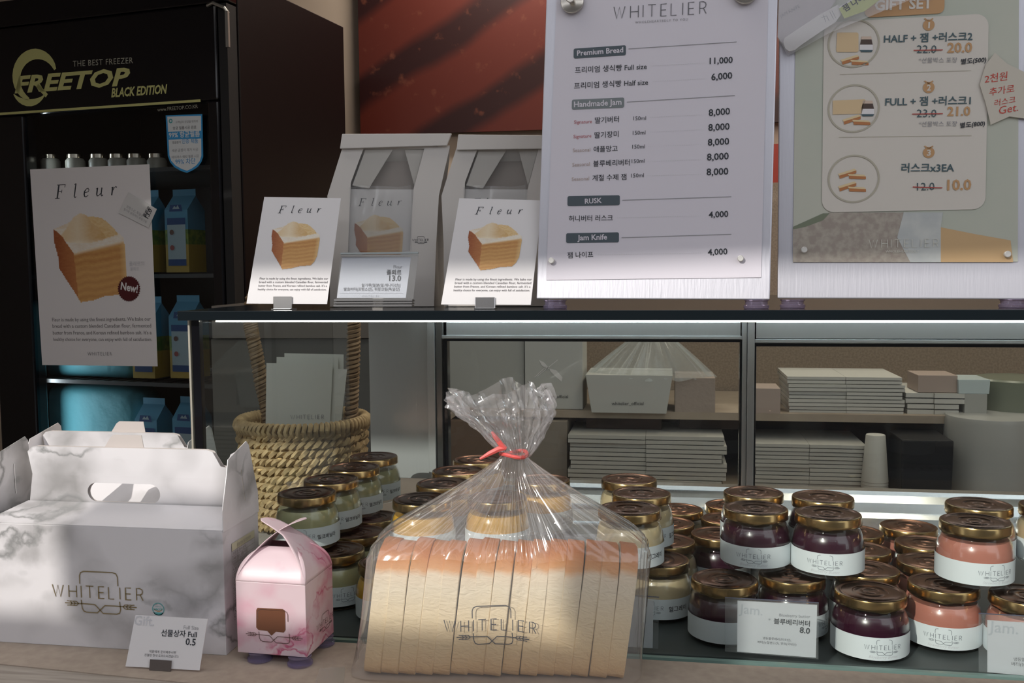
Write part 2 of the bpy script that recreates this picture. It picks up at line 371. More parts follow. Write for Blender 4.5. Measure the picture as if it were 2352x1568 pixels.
def card_matrix(bl, br, tl, off=.0004):
    x = br-bl; y = tl-bl; n = x.cross(y).normalized(); o = bl+n*off
    return Matrix(((x.x, y.x, n.x, o.x), (x.y, y.y, n.y, o.y), (x.z, y.z, n.z, o.z), (0, 0, 0, 1)))
def fleur_card(fr, cor, parent, cover='cover_card', thick=.0006, blurb=True, foot=True, dxf=0):
    # cor = bl, br, tr, tl pixels
    bl, br, tr, tl = [fr.at(*fr.uv(*c)) for c in cor]
    if cover: 
        mb = MB(); mb.prism([bl, br, tr, tl], -fr.n*thick); c = obj(cover, mb, white, parent)
    M = card_matrix(bl, br, tl)
    pme = PASTRY.copy(); pme.transform(M); link('pastry_picture', pme, parent)
    P = Print(lambda u, v, w: M @ V((u, v, 0)) + fr.n*w*.5, parent)
    # unit space is stretched, so letters get height via the frame
    ax = (br-bl).length; ay = (tl-bl).length; q = ax/ay
    class A: pass
    def st(pts, wd, m=ink, closed=False, dz=0): Print.stroke(P2, pts, wd, m, closed, dz)
    P2 = Print(lambda u, v, w: bl + (br-bl)*(u/ax) + (tl-bl)*(v/ay) + fr.n*w, parent)
    P2.minw = ax*.0045
    fleur(P2, ax*.215, ay*.845, ay*.068, ink, gap=ax*.535/(ay*.068)/5.15)
    if blurb:
        for i, l in enumerate(BLURB):
            P2.text(l, ax*.115, ay*(.225-.0335*i), ax*.965, ay*(.225-.0335*i), m=mat('blurb_ink', (.12, .11, .12), .6), bold=.004)
    if foot: word(P2, ax*.46, ay*.05, ax*.2, grey_ink, k=.12)
    return P2, bl, br, tr, tl
# ================================================================== the room
YG, YB = .06, .60                          # front glass and back of the display case
ZC = -.010                                 # counter paper
ZT = onpl(1500, 712, V((0, YG-.01, 0)), V((0, 1, 0))).z
FLZ = -.95
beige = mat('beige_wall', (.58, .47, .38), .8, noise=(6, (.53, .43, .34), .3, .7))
struct('floor', MB().box((0.2, .4, FLZ-.05), (8, 6.4, .1)), mat('floor_tile', (.30, .27, .24), .4))
struct('sun_blocker_13', MB().box((0, -6.5, FLZ-.05), (24, 8, .1)), mat('street_paving', (.12, .12, .12), .8))
struct('sun_blocker_14', MB().box((0, -10, .9), (24, .3, 3.8)), mat('added_dark_facade', (.10, .095, .09), .8))  # unseen dark facade, added to darken reflections in the case glass
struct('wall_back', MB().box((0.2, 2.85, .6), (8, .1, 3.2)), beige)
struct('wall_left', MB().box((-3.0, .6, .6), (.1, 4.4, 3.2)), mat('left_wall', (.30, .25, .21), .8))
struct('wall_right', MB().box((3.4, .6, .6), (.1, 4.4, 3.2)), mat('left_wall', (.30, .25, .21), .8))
struct('ceiling', MB().box((0.2, 1.0, 2.15), (8, 4.0, .1)), mat('ceiling_dark', (.16, .14, .13), .8))
# unseen blockers added behind the camera to shape the sun: top, bottom, two between
front = mat('sun_blocker_grey', (.25, .25, .26), .5)
def bt(p, Y):                              # where the sun ray through p crosses the blocker plane
    s = (p[1]-Y)/SUN.y; return V(p)-SUN*s
YF = -2.4
za = bt((0, .085, .381), YF).z; zb_ = bt((0, -.05, .018), YF).z
struct('sun_blocker_1', MB().box((-1.2, YF, za+.55), (5.2, .02, 1.10)), front)
struct('sun_blocker_2', MB().box((-1.2, YF, zb_-.42), (5.2, .02, .84)), front)
xa = bt(ony(196, 1300, -.04), YF).x; xb = bt(ony(560, 1350, -.03), YF).x
zh = bt(ony(350, 1190, -.0), YF).z
struct('sun_blocker_3', MB().box(((xa+xb)/2, YF, (zb_+zh)/2), (xb-xa, .07, zh-zb_)), front)
xc = bt(ony(1375, 1350, -.03), YF).x; xd = bt(ony(1650, 1350, .06), YF).x
struct('sun_blocker_4', MB().box(((xc+xd)/2, YF, (zb_+bt((0,.06,.12),YF).z)/2), (xd-xc, .07, bt((0,.06,.12),YF).z-zb_)), front)

# ---- red picture on the wall
pic = thing('wall_picture', 'large dark red photo print of grilled food hanging behind the counter', 'picture', (-.2, 2.77, .9))
WF = Frame(ony(1000, 300, 2.77))
a = WF.uv(830, 312); b = WF.uv(1830, 312); t_ = WF.uv(830, -260)
m = bpy.data.materials.new('red_print'); m.use_nodes = True; nt = m.node_tree; bs = nt.nodes['Principled BSDF']; bs.inputs['Roughness'].default_value = .45
tc = nt.nodes.new('ShaderNodeTexCoord'); mp = nt.nodes.new('ShaderNodeMapping'); mp.inputs['Rotation'].default_value = (0, R(33), 0); mp.inputs['Scale'].default_value = (1.0, 1, 1)
nt.links.new(tc.outputs['Object'], mp.inputs[0])
n1 = nt.nodes.new('ShaderNodeTexWave'); n1.wave_type = 'BANDS'; n1.bands_direction = 'Z'; n1.inputs['Scale'].default_value = 1.0; n1.inputs['Distortion'].default_value = 1.5; n1.inputs['Detail Scale'].default_value = 1.5; n1.inputs['Detail'].default_value = 3; n1.inputs['Phase Offset'].default_value = .6
nt.links.new(mp.outputs[0], n1.inputs[0])
r = nt.nodes.new('ShaderNodeValToRGB'); r.color_ramp.elements[0].color = (.025, .004, .004, 1); r.color_ramp.elements[1].color = (.105, .016, .009, 1); r.color_ramp.elements[0].position = .12; r.color_ramp.elements[1].position = .5
nt.links.new(n1.outputs[0], r.inputs[0])
n2 = nt.nodes.new('ShaderNodeTexNoise'); n2.inputs['Scale'].default_value = 22; n2.inputs['Detail'].default_value = 6; nt.links.new(tc.outputs['Object'], n2.inputs[0])
r2 = nt.nodes.new('ShaderNodeMapRange'); r2.inputs[1].default_value = .62; r2.inputs[2].default_value = .8; nt.links.new(n2.outputs[0], r2.inputs[0])
mx = nt.nodes.new('ShaderNodeMix'); mx.data_type = 'RGBA'; mx.inputs[7].default_value = (.17, .05, .028, 1); nt.links.new(r.outputs[0], mx.inputs[6]); nt.links.new(r2.outputs[0], mx.inputs[0]); nt.links.new(mx.outputs[2], bs.inputs['Base Color'])
obj('print_panel', MB().box(WF.at((a[0]+b[0])/2, (a[1]+t_[1])/2, 0), (b[0]-a[0], .02, t_[1]-a[1])), m, pic)
# ---- low red sign board and shelf behind the boards
LF = Frame(ony(1783, 400, 2.74))
def pxb(mb, fr, x0, y0, x1, y1, th, w=0, mi=0):     # a box covering a pixel rectangle on a frame plane
    a = fr.uv(x0, y1); b = fr.uv(x1, y0); c = fr.at((a[0]+b[0])/2, (a[1]+b[1])/2, w-th/2)
    M = Matrix((fr.x, fr.y, fr.n)).transposed()
    return mb.box(c, (abs(b[0]-a[0]), abs(b[1]-a[1]), th), M, mi)
rs = tag(obj('sign_board', pxb(MB(), LF, 1640, 325, 1960, 497, .02), mat('sign_red', (.33, .035, .02), .5)), 'plain red board on the wall seen between the two menu stands', 'sign')
cs = struct('trim_5', pxb(MB(), LF, 800, 497, 2600, 545, .05, .03), mat('cream_trim', (.62, .56, .44), .6))
struct('trim_6', pxb(MB(), LF, 800, 545, 2600, 760, .03, .0), mat('brown_panel', (.22, .15, .10), .6))

# ================================================================== freezer
FP = CAM + ray(528, 300)*2.7
FF = Frame(FP, -9.7, 0)                    # its door plane
uR = FF.uv(503, 300)[0]; uGR = FF.uv(463, 262)[0]+.02; uGL = FF.uv(60, 430)[0]; uL = uGL-.15
vH = FF.uv(230, 250)[1]; vT = FF.uv(250, 36)[1]; vTop = .92*1.0
sd_ = -FF.n
side_top = onpl(789, 62, FP-FF.n*.0, FF.x)  # on the side plane
depth = (side_top-FP).dot(sd_); zTop = side_top.z
vTop = zTop-FP.z; vB = FLZ-FP.z
fz = thing('freezer', 'tall black upright freezer with a glass door and yellow lettering', 'freezer', FF.at((uL+uR)/2, vB, -.3))
body = MB()
def fbox(mb, u0, u1, v0, v1, w0, w1, mi=0):
    M = Matrix((FF.x, FF.y, FF.n)).transposed()
    return mb.box(FF.at((u0+u1)/2, (v0+v1)/2, (w0+w1)/2), (abs(u1-u0), abs(v1-v0), abs(w1-w0)), M, mi)
uBR = 0.0
fbox(body, uBR-.04, uBR, vB, vTop, -.055, -depth); fbox(body, uL-.01, uL+.05, vB, vTop, -.055, -depth)
fbox(body, uL, uBR-.04, vT+.005, vTop, -.055, -depth); fbox(body, uL+.05, uBR-.04, vB, vB+.2, -.055, -depth); fbox(body, uL+.05, uBR-.04, vB+.2, vT, -depth+.03, -depth)
darkside = mat('freezer_side', (.006, .002, .002), .45, spec=.2)
obj('body', body, darkside, fz, bevel=.003)
tp = MB(); fbox(tp, uL, uBR-.002, vT+.006, vTop-.002, -.012, -.0549); obj('top_panel', tp, black, fz, bevel=.004)
dr = MB(); fbox(dr, uL, uR, vH, vT, 0, -.05); fbox(dr, uGR, uR, vB+.12, vH, 0, -.05); fbox(dr, uL, uGL, vB+.12, vH, 0, -.05); fbox(dr, uGL, uGR, vB+.12, vB+.22, 0, -.05)
door = obj('door', dr, black, fz, bevel=.006)
tr_ = MB(); fbox(tr_, uR+.004, uBR-.004, vB+.12, vT, -.006, -.052); obj('door_seal', tr_, matte_black, fz)
dg = pane(FF.at(uGL, vB+.22, -.01), FF.at(uGR, vB+.22, -.01), vH-vB-.22); obj('door_glass', dg, clear('freezer_glass', (.80, .84, .86)), door)
hg = MB(); hg.tube([FF.at(*FF.uv(478, 14), .004), FF.at(*FF.uv(492, 8), .006), FF.at(*FF.uv(516, 18), .002), FF.at(*FF.uv(522, 30), -.004)], .005)
a = FF.uv(518, 26); b = FF.uv(527, 108); fbox(hg, a[0], b[0], b[1], a[1], .004, -.004)
obj('hinge', hg, mat('dull_metal', (.45, .45, .42), .4, 1), fz)
lime = mat('lime_lettering', (.62, .62, .26), .35, .2)
P = PxPrint(FF, door, lift=.0008)
P.t('THE BEST FREEZER', 168, 153, 306, 145, m=mat('dull_lettering', (.34, .34, .28), .5), space=1.1)
P.t('FREETOP', 34, 213, 300, 194, m=lime, bold=.035, shear=.25, h=.050)
P.t('BLACK EDITION', 256, 223, 385, 214, m=lime, bold=.03, shear=.25, h=.026)
P.t('www.FREETOP.CO.KR', 362, 256, 455, 248, m=mat('dull_lettering', (.34, .34, .28), .5))
P.st([(-20, 263), (461, 231)], 5, m=lime)
def taper(P, pts, ws, m): P.stroke([P.q(*p) for p in pts], [w_*P.pxs() for w_ in ws], m)
P.pxs0 = P.pxs()
ring = [(84+ (46)*math.cos(R(a)), 178-(54)*math.sin(R(a))) for a in range(20, 250, 12)]
taper(P, ring, [6+18*math.sin(math.pi*i/(len(ring)-1))**.8 for i in range(len(ring))], lime)
ring = [(68+ (44)*math.cos(R(a)), 190-(46)*math.sin(R(a))) for a in range(215, 335, 12)]
taper(P, ring, [2+13*math.sin(math.pi*i/(len(ring)-1)) for i in range(len(ring))], lime)
P.st([(86, 196), (108, 220)], 9, m=lime)
# shield sticker
ss = MB(); outer = [FF.uv(*p) for p in [(381, 265), (465, 262), (467, 360), (463, 372), (455, 383), (443, 391), (430, 397), (417, 393), (401, 384), (391, 372), (386, 358)]]
inner = [FF.uv(*p) for p in [(385, 268), (462, 266), (463, 358), (459, 370), (452, 379), (441, 387), (430, 392), (418, 388), (404, 380), (394, 369), (390, 357)]]
stk = thing('sticker', 'shield shaped blue and white hygiene sticker on the freezer door glass', 'sticker', FF.at(*FF.uv(425, 330), .001))
blue = mat('sticker_blue', (.04, .30, .62), .4)
obj('border', sheet(FF, [outer], .0004, .0008), blue, stk)
obj('face', sheet(FF, [inner], .0004, .0012), mat('sticker_white', (.68, .72, .74), .4), stk)
P = PxPrint(FF, stk, lift=.0017)
P.pl([(384, 303), (464, 300), (464, 318), (385, 321)], m=blue)
P2 = PxPrint(FF, stk, lift=.0020); sw = mat('sticker_white'); sk = mat('sticker_ink', (.15, .16, .18), .6)
P2.t('99% 항균필름', 389, 316, 460, 313, m=sw, bold=.02)
P2.t('99% 차단', 404, 377, 450, 375, m=blue); P2.t('항곰팡이', 397, 330, 416, 329, m=sk); P2.t('인증 제품', 419, 329, 456, 328, m=blue)
P2.t('항균 필름시공 완료', 398, 298, 452, 295, m=sk); P2.t('고객님의 건강을 위하여', 404, 283, 455, 281, m=grey_ink); P2.t('세균 곰팡이 제거 시공', 396, 349, 456, 346, m=grey_ink); P2.t('바이러스 예방 필름 시공', 396, 364, 458, 361, m=grey_ink)
P2.stroke(arc(*P2.q(393, 278), .005, .005, 0, 360), .003, mat('sticker_teal', (.06, .35, .38), .5))
# interior shelves and goods
DF = Frame(FF.at(0, 0, -.16), -9.7, 0)
wire = mat('shelf_wire', (.10, .10, .10), .4, .6)
for ypx in (397, 630, 868):
    v = DF.uv(250, ypx)[1]
    s_ = MB(); fbox(s_, uL+.052, uBR-.045, v-.012, v, -.09, -.095)
    for k in range(14): fbox(s_, uL+.07+k*.048, uL+.073+k*.048, v-.006, v-.001, -.095, -depth+.05)
    fbox(s_, uL+.052, uBR-.045, v-.008, v-.006, -.095, -depth+.04)
    obj('shelf', s_, wire, fz)
def ftop(ypx): return DF.uv(250, ypx)[1]
cb = mat('carton_blue', (.09, .27, .40), .4); cn = mat('carton_navy', (.02, .06, .18), .4); cw = mat('carton_pale', (.36, .44, .46), .4); cg = mat('carton_green', (.10, .18, .04), .5, noise=(60, (.22, .28, .05), .4, .6)); cy = mat('carton_yellow', (.42, .28, .05), .5); cr_ = mat('carton_red', (.3, .06, .05), .5)
def carton(upx, ypx, label, grp):
    u, v = DF.uv(upx, ypx); r = DF.at(u, v)
    t = thing('milk_carton', label, 'carton', r, grp); W_ = .042
    M = Matrix((FF.x, FF.y, FF.n)).transposed()
    def bb(n, z0, z1, m, k=W_, par=t, w=0):
        mb = MB(); mb.box(r+V((0, 0, (z0+z1)/2))+FF.n*w, (2*k, z1-z0, 2*k), M); return obj(n, mb, m, par)
    bb('yellow_band', 0, .085, cy); bb('green_band', .085, .13, cg, W_*.999); bd = bb('carton_body', .13, .19, cb)
    mb = MB(); q = [r+FF.x*sx*W_+FF.n*sy*W_+V((0, 0, .19)) for sx, sy in ((-1, 1), (1, 1), (1, -1), (-1, -1))]
    q2 = [r+FF.x*sx*W_+V((0, 0, .235)) for sx in (-1, 1)]; q3 = [p+V((0, 0, .02)) for p in q2]
    mb.add(q+q2+q3, [(0, 1, 5, 4), (2, 3, 4, 5), (0, 4, 3), (1, 2, 5), (4, 5, 7, 6)]); obj('gable_top', mb, cb, t)
    fr = Frame(r+FF.n*W_, -9.7, 0); P = Print(lambda a, b, w: fr.at(a, b, w), t, 'panel_print', .0006)
    P.poly([(-.033, .04), (.033, .04), (.033, .145), (-.033, .145)], cw); P.poly([(-.033, .02), (.033, .02), (.033, .04), (-.033, .04)], cn, .0003); P.poly([(-.033, .145), (.033, .145), (.033, .165), (-.033, .165)], cn, .0003)
    P.poly([(-.024, .185), (.024, .185), (.02, .205), (-.02, .205)], cn, .0003)
    for zz, mm in ((.122, mat('dot_brown', (.12, .05, .03), .5)), (.075, cr_)): P.poly([(-.017+.008*math.cos(a_), zz+.008*math.sin(a_)) for a_ in [k*math.pi/6 for k in range(12)]], mm, .0006)
    P.poly([(-.012, .192), (-.004, .202), (.002, .196), (.008, .204), (.015, .192)], cw, .0006)
for i, (x, y) in enumerate([(42, 625), (345, 625), (429, 625), (352, 865), (438, 865), (360, 1095), (446, 1095)]):
    carton(x, y, ['blue and yellow milk carton left of the pastry poster', 'blue milk carton half hidden by the poster edge on upper shelf', 'blue milk carton fully seen beside the poster on the upper shelf', 'blue carton on middle shelf partly behind the poster', 'blue carton on middle shelf by the display case corner', 'lowest blue carton beside the lower teal package', 'lowest blue carton behind the case corner'][i], 'milk cartons in the freezer')
teal = mat('teal_film', (.07, .27, .32), .65, bump=(18, .5, .01))
def pillow(x0, y0, x1, y1, label):
    a = DF.uv(x0, y1); b = DF.uv(x1, y0); cx, cy_ = (a[0]+b[0])/2, (a[1]+b[1])/2; hx, hy = (b[0]-a[0])/2, (b[1]-a[1])/2
    def fn(s, t):
        th = 2*math.pi*s; ph = math.pi*(t-.5); e = lambda c, k: math.copysign(abs(c)**k, c)
        x = hx*e(math.cos(ph), .22)*e(math.cos(th), .22); z = hy*e(math.cos(ph), .22)*e(math.sin(th), .22); wv = .07*e(math.sin(ph), .6)
        k = 1+.04*vn(x*40+9, z*40)
        return DF.at(cx+x*k, cy_+z*k, wv-.06)
    o = obj('wrapped_package', MB().grid(fn, 48, 24, closed=True), teal, smooth=True); return tag(o, label, 'package', 'teal packages in the freezer')
pillow(66, 694, 312, 862, 'teal film wrapped package on the middle shelf behind the poster')
pillow(58, 893, 318, 1100, 'lower teal film wrapped package above the marble box')
fj = mat('bottle_cream', (.32, .30, .25), .4); fs = mat('bottle_cap', (.55, .48, .38), .25, 1)
for i, x in enumerate((117, 174, 228, 272, 315, 362)):
    u, v = DF.uv(x, 396); r = DF.at(u, v); hh = .055
    t = thing('freezer_jar', ['lidded cream jar at the left end of the top freezer shelf', 'second lidded jar from the left on the top freezer shelf', 'third lidded jar from the left on the top freezer shelf', 'fourth jar from the left on the top freezer shelf', 'fifth jar from the left on the top freezer shelf', 'jar on the top freezer shelf beside the shield sticker'][i], 'jar', r, 'jars on the top freezer shelf')
    obj('jar_body', MB().lathe([(.026, 0), (.03, .004), (.03, .036), (.024, .044)], 24, r), fj, t, True)
    obj('jar_lid', MB().lathe([(.025, .044), (.025, .056), (.022, .058)], 24, r), fs, t, True)
# unseen lamp added inside the freezer to brighten its goods
area('freezer_fill', FF.at(uGL-.04, (vH+vB)/2+.25, -.062), FF.at(uGL+.6, (vH+vB)/2+.25, -.16), .03, 1.2, 2.6, (.85, .95, 1))
# poster
PF = Frame(FF.at(0, 0, .003), -9.7, 0)
po = thing('poster', 'portrait pastry poster with a New badge taped to the freezer door', 'poster', PF.at(*PF.uv(230, 838)))
P2, bl, br, tr, tl = fleur_card(PF, [(97, 838), (362, 841), (343, 377), (69, 389)], po, 'poster_sheet', foot=False)
P = PxPrint(PF, po, lift=.0015)
maroon = mat('maroon_badge', (.085, .008, .012), .5)
bdg = []
for k in range(64):
    a_ = 2*math.pi*k/64; rr = 27 if k % 2 else 30; bdg.append((297+.88*rr*math.cos(a_), 663+rr*math.sin(a_)))
P.pl(bdg, m=maroon)
P3 = PxPrint(PF, po, lift=.0022); P3.t('New!', 278, 664, 317, 672, m=white, bold=.03, hs=1.1)
P.t('WHITELIER', 202, 816, 258, 816, m=grey_ink, space=1.3); P.t('플레르의', 298, 610, 332, 609, m=pale_ink); P.t('플뢰르', 300, 621, 320, 621, m=pale_ink)
nt_ = thing('price_tag', 'small white paper price tag stuck askew on the poster', 'tag', PF.at(*PF.uv(316, 490)))
tf = Frame(PF.at(0, 0, .004), -9.7, 0)
obj('tag_paper', MB().prism([tf.at(*tf.uv(*p)) for p in [(295, 441), (360, 480), (341, 523), (273, 489)]], -tf.n*.0008), mat('tag_white', (.70, .70, .70), .5), nt_)
P = PxPrint(tf, nt_); P.t('밀가루 발효버터 휘핑크림', 284, 482, 336, 512, m=grey_ink); P.t('프랑스산, 독일산', 290, 476, 328, 499, m=grey_ink); P.t('플뢰르', 333, 500, 346, 477, m=ink, bold=.02); P.t('13.0', 340, 503, 350, 483, m=ink, bold=.02)

# ================================================================== counter
cwood = mat('bleached_wood', (.42, .37, .32), .6, noise=(9, (.30, .26, .22), .35, .65), scale3=(1.5, 22, 22))
struct('trim_7', MB().box((0.1, -.38, -.111), (3.0, .76, .2)), cwood, bevel=.002)
kr = mat('kraft_paper', (.42, .345, .28), .75, noise=(90, (.36, .29, .235), .35, .7), bump=(120, .3, .0006))
e0 = onz(-60, 1518, ZC); e1 = onz(440, 1568, ZC); e2 = e1+(e1-e0)*5
pp = MB().prism([(e0.x-.6, e0.y, ZC-.001), (e0.x, e0.y, ZC-.001), (e2.x, e2.y, ZC-.001), (1.5, e2.y, ZC-.001), (1.5, 0, ZC-.001), (e0.x-.6, 0, ZC-.001)], (0, 0, .001))
tag(obj('paper_cover', pp, kr), 'brown kraft paper sheet covering the counter top', 'paper')
q = [onz(*p, ZC+.0004) for p in [(735, 1535), (793, 1531), (783, 1640), (700, 1640)]]
tag(obj('tape_strip', MB().prism(q, (0, 0, .0003)), clear('tape', (.95, .93, .88), white=.12, rough=.3)), 'strip of clear tape on the kraft paper beside the loaf', 'tape')

# ================================================================== display case
XL = ony(431, 800, YG).x; XR = .80
ZB = -.037; ZF = -.044
dc = thing('display_case', 'countertop glass display case with black top edge and steel sliding doors', 'display case', ((XL+XR)/2, .33, ZF-.05))
teal_edge = mat('green_glass_edge', (.20, .31, .28), .25)
zb2 = ZT-.0105
obj('top_slab', MB().box(((XL+XR)/2-.002, (YG+YB)/2-.005, (ZT+zb2)/2), (XR-XL+.006, YB-YG+.012, ZT-zb2)), mat('top_black', (.008, .012, .015), .15, spec=.25, bump=(40, .02, .0004)), dc, bevel=.0006)
gl = clear('case_glass', (.91, .95, .935), ior=1.52, gain=.9)
obj('front_glass', pane((XL+.001, YG+.003, ZB), (XR-.001, YG+.003, ZB), zb2-ZB), gl, dc)
obj('side_glass', pane((XL+.004, YG+.01, ZB), (XL+.004, YB-.01, ZB), zb2-ZB), gl, dc)
obj('corner_post', MB().box((XL+.009, YG+.006, (ZB+zb2)/2), (.009, .008, zb2-ZB)), black, dc)
obj('corner_trim', MB().box((XL+.002, YG+.0025, (ZB+zb2)/2), (.0022, .005, zb2-ZB)), mat('pale_trim', (.70, .66, .55), .3, .6), dc)
obj('bottom_rail', MB().box(((XL+XR)/2, YG-.001, ZB+.003), (XR-XL, .006, .0075)), teal_edge, dc)
obj('base', MB().box(((XL+XR)/2, (YG+YB)/2, ZF-.03), (XR-XL, YB-YG+.004, .056)), mat('base_steel', (.4, .42, .42), .4, .8), dc)
obj('floor_mat', MB().box(((XL+XR)/2, (YG+YB)/2+.01, ZF-.001), (XR-XL-.02, YB-YG-.06, .002)), mat('floor_mat', (.06, .07, .07), .45), dc)
for k in range(46):
    x = -.02+k*.018
    obj('vent_slat', MB().box((x, YG+.014, ZF+.0008), (.004, .016, .002)), matte_black, dc) if k % 1 == 0 and x < .79 else None
BF = Frame(V((0, YB, 0)))
hd = MB(); pxb(hd, BF, 985, 740, 2650, 779, .02); pxb(hd, BF, 985, 771, 1733, 777, .004, .004); pxb(hd, BF, 1733, 778, 2650, 791, .02); pxb(hd, BF, 1733, 781, 2650, 787, .004, .004)
obj('door_header', hd, steel, dc, bevel=.0008)
zl0 = ony(1500, 1113, YB).z
def vbar(x0, x1, m, nm, th=.02, w=0, y0=742, y1=1150, par=None):
    a = BF.uv(x0, 950)[0]; b = BF.uv(x1, 950)[0]; mb = MB(); mb.box(((a+b)/2, YB-w+th/2, (zb2+zl0)/2), (b-a, th, zb2-zl0)); return obj(nm, mb, m, par or dc, bevel=.0008)
vbar(850, 985, steel, 'back_panel', .006); vbar(987, 1004, steel, 'door_stile', .02, .012); vbar(1006, 1019, mat('steel_dark', (.25, .25, .25), .3, 1), 'door_stile', .02, .008); vbar(1703, 1713, steel, 'door_stile', .02, .010); vbar(1714, 1730, steel, 'door_stile', .02, .014); vbar(2640, 2700, steel, 'door_stile')
vbar(1020, 1029, black, 'door_gasket'); vbar(1698, 1703, black, 'door_gasket'); vbar(1730, 1736, black, 'door_gasket')
for x0, x1, y in ((1020, 1703, 781), (1733, 2645, 793)):
    g_ = MB(); pxb(g_, BF, x0, y-2, x1, y+2, .01, .002); obj('door_gasket', g_, black, dc)
dgl = clear('door_glass', (.84, .86, .83), ior=1.45)
for x0, x1 in ((1022, 1706), (1733, 2650)):
    a = BF.uv(x0, 950)[0]; b = BF.uv(x1, 950)[0]; obj('sliding_pane', pane((a, YB+.01, zl0), (b, YB+.01, zl0), zb2-zl0), dgl, dc)
xs = BF.uv(985, 950)[0]
lg = MB().prism([(0, YB-.048, ZF), (0, YB-.048, ZF+.018), (0, YB-.040, ZF+.022), (0, YB-.036, ZF+.040), (0, YB-.024, ZF+.046), (0, YB-.020, ZF+.060), (0, YB-.004, zl0-.006), (0, YB-.002, zl0), (0, YB+.02, zl0), (0, YB+.02, ZF)], (XR-xs-.004, 0, 0))
lg.v = [(x+xs, y, z) for x, y, z in lg.v]
obj('door_track', lg, mat('pale_steel', (.78, .82, .84), .22, .9, bump=(200, .1, .0004), scale3=(.02, 1, 1)), dc)
led = mat('led_white', (1, .93, .80), .5, emit=9)
obj('light_strip', MB().box(((XL+XR)/2+.01, YG+.022, zb2-.002), (XR-XL-.03, .007, .0025)), led, dc)
obj('light_strip', MB().box(((XL+XR)/2+.01, YB-.03, zb2-.0035), (XR-XL-.25, .008, .004)), mat('led_cool', (.80, .93, 1), .5, emit=9), dc)
# ================================================================== jars
lidgold = mat('lid_gold', (.46, .31, .14), .22, 1)
jglass = clear('jar_glass', (.97, .97, .96), ior=1.45, rough=.03)
lblm = mat('jar_label', (.78, .82, .84), .5)
JH = .068
JAM = {'blueberry': ((.038, .006, .020), 'deep purple'), 'strawberry': ((.52, .20, .15), 'salmon pink'), 'tea': ((.66, .53, .33), 'pale cream'), 'vanilla': ((.45, .43, .24), 'pale yellow'), 'mango': ((.80, .42, .04), 'orange')}
def lid_mesh():
    n = 72; prof = [(.0352, .0575), (.0372, .0572), (.0376, .0590), (.0373, .0600), (.0373, .0655), (.0366, .0674), (.0355, .0680), (.0325, .0676), (.0315, .0668), (.0300, .0668), (.0292, .0673), (.0190, .0673), (.0182, .0666), (.0150, .0666), (.0142, .0672), (.0090, .0672), (.0083, .0667), (.0065, .0667), (.0058, .0671), (.0001, .0671)]
    mb = MB().lathe(prof, n, capb=False, capt=True)
    k = len(prof)
    for j in range(n):
        a = 2*math.pi*j/n; l = max(0, math.cos(4*a))**3
        for i in range(0, 3): x, y, z = mb.v[j*k+i]; mb.v[j*k+i] = (x, y, z-.0016*l)
    for i, f in enumerate(mb.f):
        if all(mb.v[q][2] > .0660 and math.hypot(mb.v[q][0], mb.v[q][1]) < .0357 for q in f): mb.m[i] = 1  # dark brown reflection on the gold lid tops, put into their colour
    return mb.mesh('jar_lid', [lidgold, mat('lid_brown_reflection', (.22, .105, .065), .25, 1)], True)
JPROTO = {}
LIDM = lid_mesh()
outp = [(.0001, 0), (.030, 0), (.0365, .0012), (.0396, .006), (.0405, .016), (.0405, .030), (.0396, .040), (.0375, .047), (.0352, .0515), (.0340, .054), (.0340, .0575)]
GLM = MB().lathe(outp, 48, capb=False, capt=False).mesh('jar_glass', jglass, True)
inp = [(.0001, .0035), (.030, .0035), (.0372, .006), (.0388, .012), (.0396, .018), (.0396, .030), (.0388, .0385), (.0372, .0450), (.0345, .0495), (.0001, .0500)]
def label_mesh():
    mb = MB()
    def fn(s, t):
        a = 2*math.pi*s; return V((.04085*math.cos(a), .04085*math.sin(a), .0065+.0245*t))
    return mb.grid(fn, 64, 2, closed=True).mesh('jar_label', lblm, True)
LBM = label_mesh()
WAIT = []
def jar(kind, x, y, z, rot, label, grp):
    if kind not in JPROTO:
        t = thing('jam_jar', label, 'jar', (x, y, z), grp); par0 = t
        jm = mat('jam_'+kind, JAM[kind][0], .25, coat=.4, sss=.05)
        JPROTO[kind] = [('jar_glass', GLM), ('jam', MB().lathe(inp, 40).mesh('jam', jm, True)), ('jar_label', LBM), ('jar_lid', LIDM)]
        lst = []
        JPROTO[kind].append(lst)
        mp = lambda u, v, w: V((math.sin(u/.0409)*(.0409+w), -math.cos(u/.0409)*(.0409+w), v))
        P = Print(mp, lst, 'label_print', .0001)
        gi = mat('label_ink', (.22, .24, .27), .6)
        logo(P, -.001, .0205, .039, gi, k=.013)
        if kind == 'blueberry': P.text('Blueberry Butter', -.016, .0088, .016, .0088, m=pale_ink, shear=.3)
        elif kind == 'strawberry': P.text('Strawberry Butter', -.016, .0088, .016, .0088, m=pale_ink, shear=.3)
        else: P.text('Artisanal jam', -.010, .0098, .010, .0098, m=pale_ink, shear=.3)
        if kind == 'vanilla': P.text('밀크바닐라', .022, .0165, .050, .0165, m=ink, bold=.018)
        if kind == 'tea': P.text('얼그레이', .025, .0165, .050, .0165, m=ink, bold=.018)
        if kind == 'mango': P.text('애플망고', .025, .0165, .050, .0165, m=ink, bold=.018)
    else:
        t = thing('jam_jar', label, 'jar', (x, y, z), grp)
    t.rotation_euler = (0, 0, R(rot))
    for n, me in JPROTO[kind][:4]:
        o = bpy.data.objects.new(n, me); sc.collection.objects.link(o); o.parent = t
    JPROTO[kind][4].append(t)
    return t
